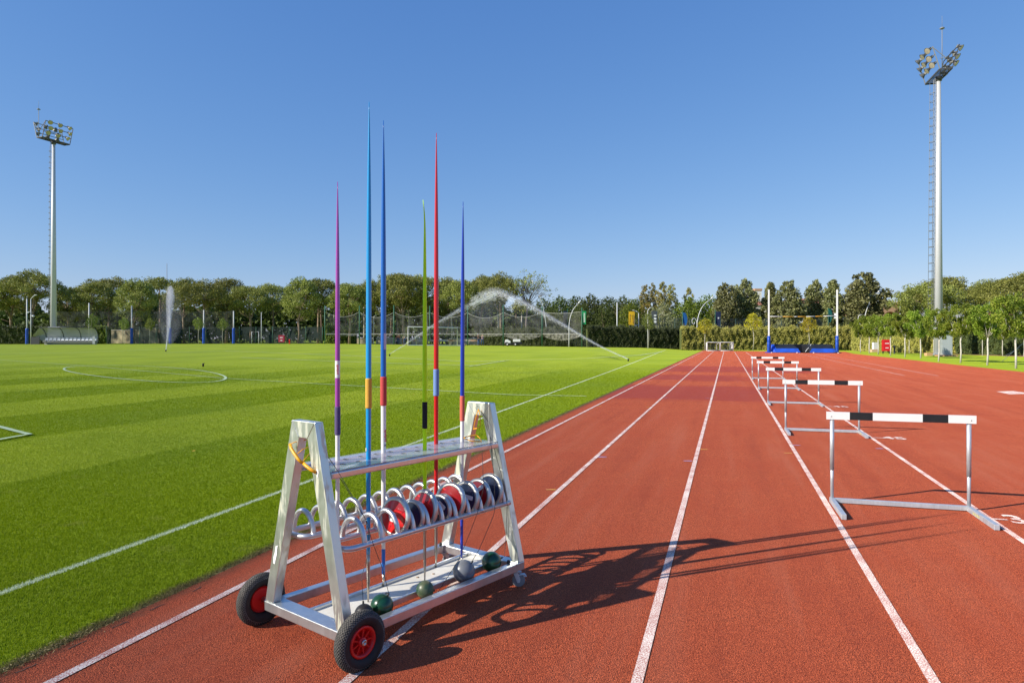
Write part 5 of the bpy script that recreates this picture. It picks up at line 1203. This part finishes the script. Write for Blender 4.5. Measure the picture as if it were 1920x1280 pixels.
banner('royal blue feather banner left of the scroll lamp', 1280, 98.8, 583, 1280.4, 1288.5, 586, 613, (.01, .13, .42), feather=True)
banner('navy banner right of the curved scroll lamp', 1341, 98.8, 580, 1342, 1351, 584, 611, (.02, .035, .10), [(.5, .55, .2, .2)])
banner('teal feather banner behind the vault crossbar', 1553, 98.6, 577, 1553.3, 1560.5, 579, 605, (.01, .16, .15), feather=True)

# ------------------------------------------------------------------ buildings
WALLC = mat('cream_wall', (.66, .60, .48), .8, var=.06, vscale=1); WALLW = mat('white_wall', (.72, .70, .66), .8, var=.05, vscale=1); TILE = mat('terracotta', (.42, .17, .09), .8, var=.2, vscale=4); GLASS = mat('dark_window', (.03, .04, .05), .15)
BRICK = mat('brick', (.42, .24, .13), .9, col2=(.52, .31, .18), vscale=5, bump=.4, bscale=8)
def house(label, px0, px1, y, yt_wall, yt_roof, dep=8, wallm=WALLC, nwin=3, floors=2, gable=False):
    b = base(px0, y); W = (px1-px0)/FPX*y; h = hgt(px0, yt_wall, y); hr = hgt(px0, yt_roof, y)-h; t = thing('house', label, 'house', b)
    MB().bb((0, 0, -.3), (W, dep, h)).build('wall', wallm, t)
    m = MB()
    if gable: m.prism([(-.3, h), (W+.3, h), (W/2, h+hr)], 1, -.3, dep+.3)
    else: m.add([(-.35, -.35, h), (W+.35, -.35, h), (W+.35, dep+.35, h), (-.35, dep+.35, h), (W*.2, dep/2, h+hr), (W*.8, dep/2, h+hr)], [(0, 1, 5, 4), (1, 2, 5), (2, 3, 4, 5), (3, 0, 4), (0, 3, 2, 1)])
    m.build('roof', TILE, t)
    for f in range(floors):
        for k in range(nwin):
            x = W*(k+.5)/nwin; z = h-1.2-f*2.9
            w = MB().bb((x-.55, -.06, z-.75), (x+.55, -.002, z+.6)).build('window', WALLW, t); MB().bb((x-.45, -.09, z-.65), (x+.45, -.062, z+.5)).build('pane', GLASS, w)
    return t
house('cream two-storey house with a terracotta roof behind the glossy trees', 1372, 1462, 138, 572, 563)
house('cream house with an orange roof right of the vault crossbar centre', 1478, 1562, 142, 569, 558, wallm=WALLW, nwin=4)
house('small white gabled house just above the hedge', 1400, 1436, 118, 612, 598, 6, WALLW, 1, 1, True)
house('pale low house left of the scoreboard', 1566, 1612, 120, 592, 585, 6, WALLW, 2, 1)
t = thing('tower', 'small white rooftop tower with a brown cap between the glossy trees', 'tower', base(1416, 160)); h = hgt(1416, 545, 160); MB().bb((0, 0, 0), (1.5, 1.5, h)).build('wall', WALLW, t); MB().bb((-.1, -.1, h), (1.6, 1.6, h+.5)).build('roof', BRICK, t)
# white sign wall with red letters over the hedge
y = 116; b = base(1312, y); W = 130/FPX*y; t = thing('sign_wall', 'long white board with red capital letters showing above the hedge', 'sign', b); z1 = hgt(1312, 617, y); z0 = hgt(1312, 626.5, y)
MB().bb((0, 0, z0), (W, .2, z1)).bb((1, .02, 0), (1.2, .18, z0)).bb((W-1.2, .02, 0), (W-1, .18, z0)).build('board', mat('sign_white', (.75, .72, .68), .6), t)
SIGNRED = mat('sign_red', (.60, .03, .02), .6)
text_mesh('O   YIMAN', .95, SIGNRED, t, loc=(.9, -.03, z0+.1), rot=(pi/2, 0, 0)); text_mesh('N    C   FT', .95, SIGNRED, t, loc=(6.9, -.03, z0+.1), rot=(pi/2, 0, 0))
# scoreboard back, brick arcade with a white box on top
b = base(1636, 104); t = thing('scoreboard', 'back of a big black scoreboard on posts beside the brick arches', 'scoreboard', b); z0, z1 = hgt(1636, 594, 104), hgt(1636, 568, 104)
MB().bb((0, 0, z0), (.95, .5, z1)).build('panel', mat('board_black', (.012, .016, .018), .6), t); MB().bb((.955, -.02, z0-.3), (1.5, .52, z1)).build('side_frame', mat('board_grey', (.16, .18, .21), .5, var=.2, vscale=3), t)
for x in (.3, 1.2): MB().bb((x, .1, 0), (x+.15, .3, z0)).build('leg', LATT, t)
b = base(1655, 128); s_ = 128/FPX; t = thing('arcade', 'reddish brick building with a wide round arch left of the right mast', 'building', b); zb, zt = hgt(1655, 600, 128), hgt(1655, 573.5, 128)
cx, R = 14.5*s_, 13.2*s_; m = MB(); n = 18; zc = hgt(1655, 596, 128)
arch = [(cx+R*cos(a), zc+R*.9*sin(a)) for a in np.linspace(pi, 0, n)]; W = 56*s_
for i in range(n-1):
    (xa, za), (xb, zb_) = arch[i], arch[i+1]; m.add([(xa, 0, za), (xb, 0, zb_), (xb, 0, zt), (xa, 0, zt), (xa, 2, za), (xb, 2, zb_), (xb, 2, zt), (xa, 2, zt)], [(0, 1, 2, 3), (7, 6, 5, 4), (0, 4, 5, 1), (3, 2, 6, 7)])
m.bb((-.1, 0, 0), (cx-R, 2, zt)); m.bb((cx+R, 0, 0), (W, 2, zt)); m.prism([(cx+R, zt), (W, zt), (W, zt+.2), (cx+R+1.2, zt+.9), (cx+R, zt+.6)], 1, 0, 2); m.build('wall', BRICK, t)
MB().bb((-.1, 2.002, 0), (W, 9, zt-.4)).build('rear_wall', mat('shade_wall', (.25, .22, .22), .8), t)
MB().bb((10*s_, .6, zt), (21*s_, 5, zt+1.0)).bb((21.02*s_, .9, zt), (42*s_, 5, zt+.95)).build('roof_box', WALLW, t)
house('brown stone house seen between the right young trees', 1868, 1898, 98, 590, 584, 5, BRICK, 1, 1)
# low cream walls behind the pines
CREAM = mat('cream_block', (.66, .56, .38), .8, var=.1, vscale=2)
for i, (a, b_, y, h) in enumerate([(668, 700, 112, .85), (705, 760, 112, .95), (770, 800, 113, .95), (842, 905, 112, 1.0), (190, 262, 122, 2.3), (262, 305, 121, 2.6)]):
    p = base(a, y); W = (b_-a)/FPX*y
    o = thing('low_wall', 'cream garden wall behind the trees, ' + ORD[i if i < 4 else i-4] + (' stretch from the left behind the ball net' if i < 4 else ' stretch behind the left boundary fence'), 'wall', p, 0, 'cream garden walls')
    MB().bb((0, 0, -.1), (W, .25, h)).build('wall_face', CREAM, o); MB().bb((-.03, -.04, h), (W+.03, .29, h+.1)).build('coping', WALLW, o)
FENCEB = mat('banner_white', (.65, .63, .58), .7, var=.2, vscale=.9, col2=(.50, .28, .14))
o = MB().bb((0, 0, .45), (14.5, .06, .75)).bb((.1, .01, 0), (.16, .05, .45)).bb((7, .01, 0), (7.06, .05, .45)).bb((14.3, .01, 0), (14.36, .05, .45)).build('low_barrier', FENCEB, None, loc=base(735, 109)); tag(o, 'low white and orange banner barrier behind the goal net', 'barrier')

# ------------------------------------------------------------------ cabinets and bins
def gpt(px, py): g = gnd(px, py); return (g[0], g[1], g[2])
CABM = mat('cabinet_grey', (.34, .38, .37), .5, var=.06, vscale=4)
b = gpt(1773.5, 667.8); t = thing('metal_cabinet', 'tall grey-green metal cabinet with a peaked roof below the right mast', 'cabinet', b, radians(-16)); k = .40
MB().bb((-k, -k, .12), (k, k, 2.08)).build('cabinet_body', CABM, t, bevel=.01)
MB().add([(-.46, -.46, 2.083), (.46, -.46, 2.083), (.46, .46, 2.083), (-.46, .46, 2.083), (0, 0, 2.34)], [(0, 1, 4), (1, 2, 4), (2, 3, 4), (3, 0, 4), (0, 3, 2, 1)]).build('cabinet_roof', CABM, t)
MB().bb((-.72, -.6, 0), (.8, .6, .118)).build('plinth', mat('orange_plinth', (.60, .33, .15), .8, var=.1), t); MB().bb((-.34, -.4045, .2), (.34, -.4005, 2.0)).build('cabinet_door', mat('cabinet_door', (.36, .40, .39), .45), t)
o = MB().bb((-.27, -.2, 0), (.27, .2, .28)).build('concrete_block', mat('orange_block', (.62, .38, .18), .8), None, loc=gpt(1741, 667)); tag(o, 'small orange block left of the mast foot', 'block')
REDM = mat('bin_red', (.60, .012, .02), .35); b = gpt(1661.5, 663.0); t = thing('red_box', 'red box on black legs between the young trees', 'box', b, radians(-12)); 
m = MB(); m.prism([(-.30, .28), (.30, .28), (.30, 1.35), (.10, 1.48), (-.30, 1.48)], 0, -.36, .36); m.build('box_body', REDM, t, bevel=.02)
for s in (-1, 1): MB().bb((s*.3-.03, -.1, 0), (s*.3+.03, .1, .278)).build('leg', BLACK, t)
MB().bb((-.20, -.308, 1.05), (.20, -.302, 1.13)).build('sign_plate', WHITEP, t); MB().bb((-.15, -.308, .58), (.15, -.302, .66)).build('sign_plate', WHITEP, t)
b = gpt(1641, 660.0); t = thing('white_cabinet', 'small white cabinet on a sandy block at the far lawn', 'cabinet', b); MB().bb((-.27, -.2, .35), (.27, .2, 1.15)).build('cabinet_body', WHITEP, t); MB().bb((-.5, -.25, 0), (.35, .25, .348)).build('plinth', mat('sand_block', (.62, .42, .26), .8), t)
o = MB().lathe([(.0001, 0), (.1, 0), (.08, .1), (.08, .6), (.13, .65), (.13, .75), (.08, .85), (.0001, .9)], 'z', seg=10).build('bollard', DARKM, None, loc=gpt(1677, 663.3)); tag(o, 'dark hydrant-like bollard right of the red box', 'bollard')
b = base(527.5, 98); t = thing('red_board', 'dark red board with pale labels at the edge of the wood', 'board', b); MB().bb((-.42, 0, .25), (.42, .35, 1.25)).build('board_body', mat('dim_red', (.30, .015, .04), .5), t); MB().bb((-.2, -.02, .85), (.2, -.002, .95)).build('sign_plate', WHITEP, t); MB().bb((-.15, -.02, .45), (.15, -.002, .55)).build('sign_plate', WHITEP, t)
for x in (-.35, .35): MB().bb((x-.03, .1, 0), (x+.03, .2, .25)).build('leg', BLACK, t)
o = MB().lathe([(.0001, 0), (.11, 0), (.09, .1), (.09, .45), (.13, .5), (.1, .62), (.0001, .7)], 'z', seg=10).build('hydrant', REDM, None, loc=base(543, 97.5)); tag(o, 'small red hydrant beside the dark red board', 'hydrant')
t = thing('practice_goal', 'narrow grey goal frame leaning in the shade by the fence', 'goal', base(472, 99)); MB().tube([(0, 0, 0), (0, 0, 1.75), (1.0, 0, 1.75), (1.0, 0, 0)], .04, 8).build('goal_frame', LAMPW, t)
g = gpt(1878, 678); e = at(1922, 640, g[1]+3); o = MB().tube([(0, 0, 0), (e[0]-g[0], e[1]-g[1], e[2])], .012, 5).tube([(.3, .2, .35), (e[0]-g[0]+.3, e[1]-g[1]+1, e[2]-.5)], .012, 5).build('guy_wire', LATT, None, loc=g); tag(o, 'pair of guy wires running up to the last tree on the right', 'guy wire')

# ------------------------------------------------------------------ utility cart and people behind the net
b = base(962, 98.5); t = thing('utility_cart', 'small white flatbed utility cart parked behind the net', 'utility cart', b); DK = mat('cart_black', (.015, .015, .016), .5)
m = MB(); m.bb((-1.15, -.5, .28), (1.3, .5, .46)); m.bb((-1.15, -.5, .46), (-.75, .5, .58)); m.build('chassis', DK, t, bevel=.03)
m = MB(); m.prism([(-1.2, .46), (-.35, .46), (-.35, .72), (-.80, .98), (-1.1, .92)], 1, -.48, .48); m.build('cab', WHITEP, t, bevel=.03); MB().bb((.0, -.5, .62), (1.05, .5, .98)).build('cargo_box', WHITEP, t, bevel=.03)
for x in (-.8, .35): 
    for s in (-1, 1):
        w = MB().lathe([(.0001, -.07), (.15, -.07), (.24, -.06), (.255, 0), (.24, .06), (.15, .07), (.0001, .07)], 'y', seg=16).build('wheel', BLACK, t, loc=(x, s*.46, .257)); MB().lathe([(.0001, -.075), (.10, -.075), (.10, -.07)], 'y', seg=12).build('hubcap', WHITEP, w)
m = MB(); m.tube([(-.35, -.45, .7), (-.30, -.45, 1.1), (-.30, .45, 1.1), (-.35, .45, .7)], .025, 6); m.build('roll_bar', DK, t); MB().bb((.55, -.4, .465), (1.3, .4, .6)).build('toolbox', DK, t)
def person(label, px, y, stride, coat, rz):
    b = base(px, y); t = thing('person', label, 'person', b, rz)
    def skin(name, V, E, R, m, sub=1):
        me = bpy.data.meshes.new(name); me.from_pydata(V, E, []); o = bpy.data.objects.new(name, me); COL.objects.link(o); o.parent = t
        md = o.modifiers.new('skin', 'SKIN'); 
        for i, r in enumerate(R): me.skin_vertices[0].data[i].radius = (r, r*.8)
        me.skin_vertices[0].data[0].use_root = True
        sb = o.modifiers.new('sub', 'SUBSURF'); sb.levels = sub; sb.render_levels = sub; me.materials.append(m); return o
    s = stride
    V = [(0, 0, .95), (-.10, 0, .90), (-.11, -s*.4, .50), (-.11, s*.1-.0, .09), (-.11, -.14+s*.1, .04), (.10, 0, .90), (.11, s*.35, .50), (.11, s*.6, .10), (.11, s*.6-.13, .04), (0, .0, 1.15), (0, 0, 1.38), (0, 0, 1.50), (0, -.01, 1.66), (-.19, 0, 1.40), (-.26, .03, 1.13), (-.25, -.12, .92), (-.245, -.16, .84), (.19, 0, 1.40), (.26, .03, 1.13), (.25, -.12, .92), (.245, -.16, .84)]
    E = [(0, 1), (1, 2), (2, 3), (3, 4), (0, 5), (5, 6), (6, 7), (7, 8), (0, 9), (9, 10), (10, 11), (11, 12), (10, 13), (13, 14), (14, 15), (15, 16), (10, 17), (17, 18), (18, 19), (19, 20)]
    R = [.15, .10, .07, .048, .045, .10, .07, .048, .045, .14, .15, .06, .10, .07, .052, .04, .035, .07, .052, .04, .035]
    skin('body', V, E, R, mat('skin', (.45, .26, .18), .6), 2)
    skin('jeans', V[0:4]+V[5:8], [(0, 1), (1, 2), (2, 3), (0, 4), (4, 5), (5, 6)], [.165, .115, .085, .065, .115, .085, .065], mat('denim', (.05, .10, .22), .8), 1)
    skin('jacket', [V[9], V[10], (0, 0, 1.0), V[13], V[14], V[15], V[17], V[18], V[19]], [(0, 1), (0, 2), (1, 3), (3, 4), (4, 5), (1, 6), (6, 7), (7, 8)], [.165, .175, .17, .09, .072, .06, .09, .072, .06], coat, 1)
    for q in (4, 8): MB().sphere((0, 0, 0), .06, 12, sq=(1, 2, .8)).build('shoe', BLACK, t, loc=(V[q][0], V[q][1]+.03, .045))
    m = MB(); m.sphere((0, .012, 1.70), .105, 16, sq=(.92, 1, .85)); m.build('hair', mat('dark_hair', (.02, .015, .012), .7), t)
person('person in a black jacket and jeans standing behind the net, left one of two', 897.5, 101, .25, mat('black_jacket', (.012, .012, .014), .7), .4)
person('person in a blue and black jacket and jeans, right one of two behind the net', 904.5, 101, .35, mat('blue_jacket', (.03, .05, .10), .7), -.5)
person('person in pale clothes by the wall behind the ball net', 759, 104, .1, mat('pale_top', (.5, .48, .35), .7), .2)
person('person in an orange top farther back behind the ball net', 747, 108, .1, mat('orange_top', (.7, .18, .08), .7), -.3)

# ------------------------------------------------------------------ sprinklers and their water
def sprinkler(label, g, h=.16):
    t = thing('sprinkler', label, 'sprinkler', (g[0], g[1], g[2]), 0, 'pop-up sprinklers in the pitch'); MB().lathe([(.0001, 0), (.05, 0), (.045, h*.6), (.055, h*.65), (.05, h), (.0001, h)], 'z', seg=12).build('riser', BLACK, t); MB().cyl((0, 0, h*.8), (.07, 0, h*1.1), .016, 8).build('nozzle', BLACK, t)
WATER = veil_mat('water_spray', (.90, .93, .95), .16)
def vol_mat(name, dens):
    m = bpy.data.materials.new(name); m.use_nodes = True; nt = m.node_tree; nt.nodes.remove(nt.nodes['Principled BSDF'])
    v = nt.nodes.new('ShaderNodeVolumePrincipled'); v.inputs['Color'].default_value = (.93, .96, 1, 1); v.inputs['Density'].default_value = dens; v.inputs['Anisotropy'].default_value = .0
    nt.links.new(v.outputs[0], nt.nodes['Material Output'].inputs['Volume']); return m
V_CORE = vol_mat('spray_core', 3.5); V_HALO = vol_mat('spray_halo', .32); V_MIST = vol_mat('spray_mist', .030); V_PLUME = vol_mat('spray_plume', 1.1); V_DRIFT = vol_mat('spray_drift', .035)
def jet(label, ctrl, seed, n=2500, r1=.5, drop=3.2, thick=.8, core=.6, cr=1., hm=None, mm=None):
    """ctrl: world points along the jet; a dense core widening into spray, with fine drops raining from it"""
    r = np.random.default_rng(seed); PP = smoothp(ctrl, 8); P_ = np.array([list(p) for p in PP]); k = len(P_); O = P_[0]
    t = thing('water_jet', label, 'water jet', tuple(O)); Q = [tuple(np.array(p)-O) for p in P_]
    kc = int(k*core); MB().tube(Q[:kc], [cr*(.028+.09*(i/kc)**1.2*min(1, (kc-i)/8)) for i in range(kc)], 10).build('stream', V_CORE, t)
    MB().tube(Q, [.05+r1*(i/k)**1.1*min(1, (k-1-i)/16+.02) for i in range(k)], 12).build('spray', hm or V_HALO, t)
    vs = []; seg = 14
    for i in range(k):
        q = i/(k-1); T = P_[min(i+1, k-1)]-P_[max(i-1, 0)]; T[2] = 0; T = T/(np.linalg.norm(T)+1e-6); S = np.array([-T[1], T[0], 0])
        hgt_ = P_[i][2]-float(gz(P_[i][0], P_[i][1]))-.03; b_ = min(drop*q**.9+.02, hgt_)/2*min(1, (k-i)/6)
        for j in range(seg):
            a = 2*pi*j/seg; vs.append(tuple(P_[i]-O+S*(cos(a)*thick*(.1+q)*min(1, (k-i)/6))+np.array([0, 0, sin(a)*b_-b_*.92])))
    fs = [(i*seg+j, i*seg+(j+1) % seg, (i+1)*seg+(j+1) % seg, (i+1)*seg+j) for i in range(k-1) for j in range(seg)]+[tuple(range(seg)), tuple(range(k*seg-1, (k-1)*seg-1, -1))]
    MB().add(vs, fs, 0, True).build('mist', mm or V_MIST, t)
    s = r.random(n)*(k-1); i = np.minimum(s.astype(int), k-2); f = (s-i)[:, None]; C = P_[i]*(1-f)+P_[i+1]*f; q = s/(k-1)
    wd = .02+r1*.8*q**1.2; C = C+r.normal(size=(n, 3))*wd[:, None]*.4; C[:, 2] -= np.abs(r.normal(size=n))*wd*1.2
    T = P_[i+1]-P_[i]; T = T/np.linalg.norm(T, axis=1)[:, None]; S = np.cross(T, r.normal(size=(n, 3))); S /= np.linalg.norm(S, axis=1)[:, None]+1e-9
    ln = (.08+.10*q)[:, None]*r.uniform(.5, 1.5, (n, 1)); ww = (.008+.012*q)[:, None]
    V = np.stack([C-T*ln, C+S*ww, C+T*ln, C-S*ww], 1).reshape(-1, 3)-O; npmesh('droplets', V, np.arange(4*n).reshape(n, 4), WATER, t, nper=4)
gA = gnd(1178, 677); gB = gnd(730.5, 667.5); gC = gnd(311, 659); gD = gnd(381, 687)
sprinkler('sprinkler head at the foot of the right-hand water jet', gA); sprinkler('sprinkler head at the foot of the jet crossing in front of the goal', gB); sprinkler('sprinkler head at the foot of the upright fountain on the left', gC); sprinkler('idle black sprinkler standing by the small oval marking', gD, .17)
ya = gA[1]; jet('long arching water jet falling leftwards from the right sprinkler', [(gA[0], gA[1], gA[2]+.16), at(1120, 645.5, ya+1), at(1060, 610, ya+2.5), at(1000, 575.5, ya+4), at(960, 556, ya+5.5), at(932, 546, ya+7), at(908, 548, ya+8), at(885, 560, ya+9)], 11, n=3500, r1=.42, drop=3.6)
yb = gB[1]; jet('water jet rising to the right in front of the far goal', [(gB[0], gB[1], gB[2]+.16), at(766, 640.5, yb), at(800, 617, yb), at(840, 592.5, yb-.5), at(880, 570, yb-1), at(908, 557.5, yb-1), at(930, 549, yb-1)], 12, n=1500, r1=.22, drop=2.4, cr=.7)
yc = gC[1]; jet('upright plume of water from the left sprinkler', [(gC[0], gC[1], gC[2]+.1), at(314.5, 627, yc+.3), at(317, 595, yc+1), at(319, 565, yc+2), at(319.5, 545, yc+3), at(320, 537, yc+4)], 13, n=3000, r1=.55, drop=6.0, thick=1.2, core=.7, hm=V_PLUME, mm=V_DRIFT)
# small yellow leaves lying about
mb = MB()
for k, (px, py) in enumerate([(1133, 722.5), (363, 849), (776, 741), (623, 741)]):
    g = gnd(px, py); m = MB(); m.add([(-.03, 0, .028), (0, -.02, .03), (.03, 0, .035), (0, .02, .03)], [(0, 1, 2, 3)]); o = m.build('fallen_leaf', mat('leaf_orange', (.60, .30, .03), .7), None, loc=g, rot=(0, 0, k)); tag(o, 'tiny yellow leaf on the grass, ' + ('right of the touchline', 'in the dark mown stripe at left', 'right of the blue and white javelin', 'just left of the purple javelin')[k], 'leaf')
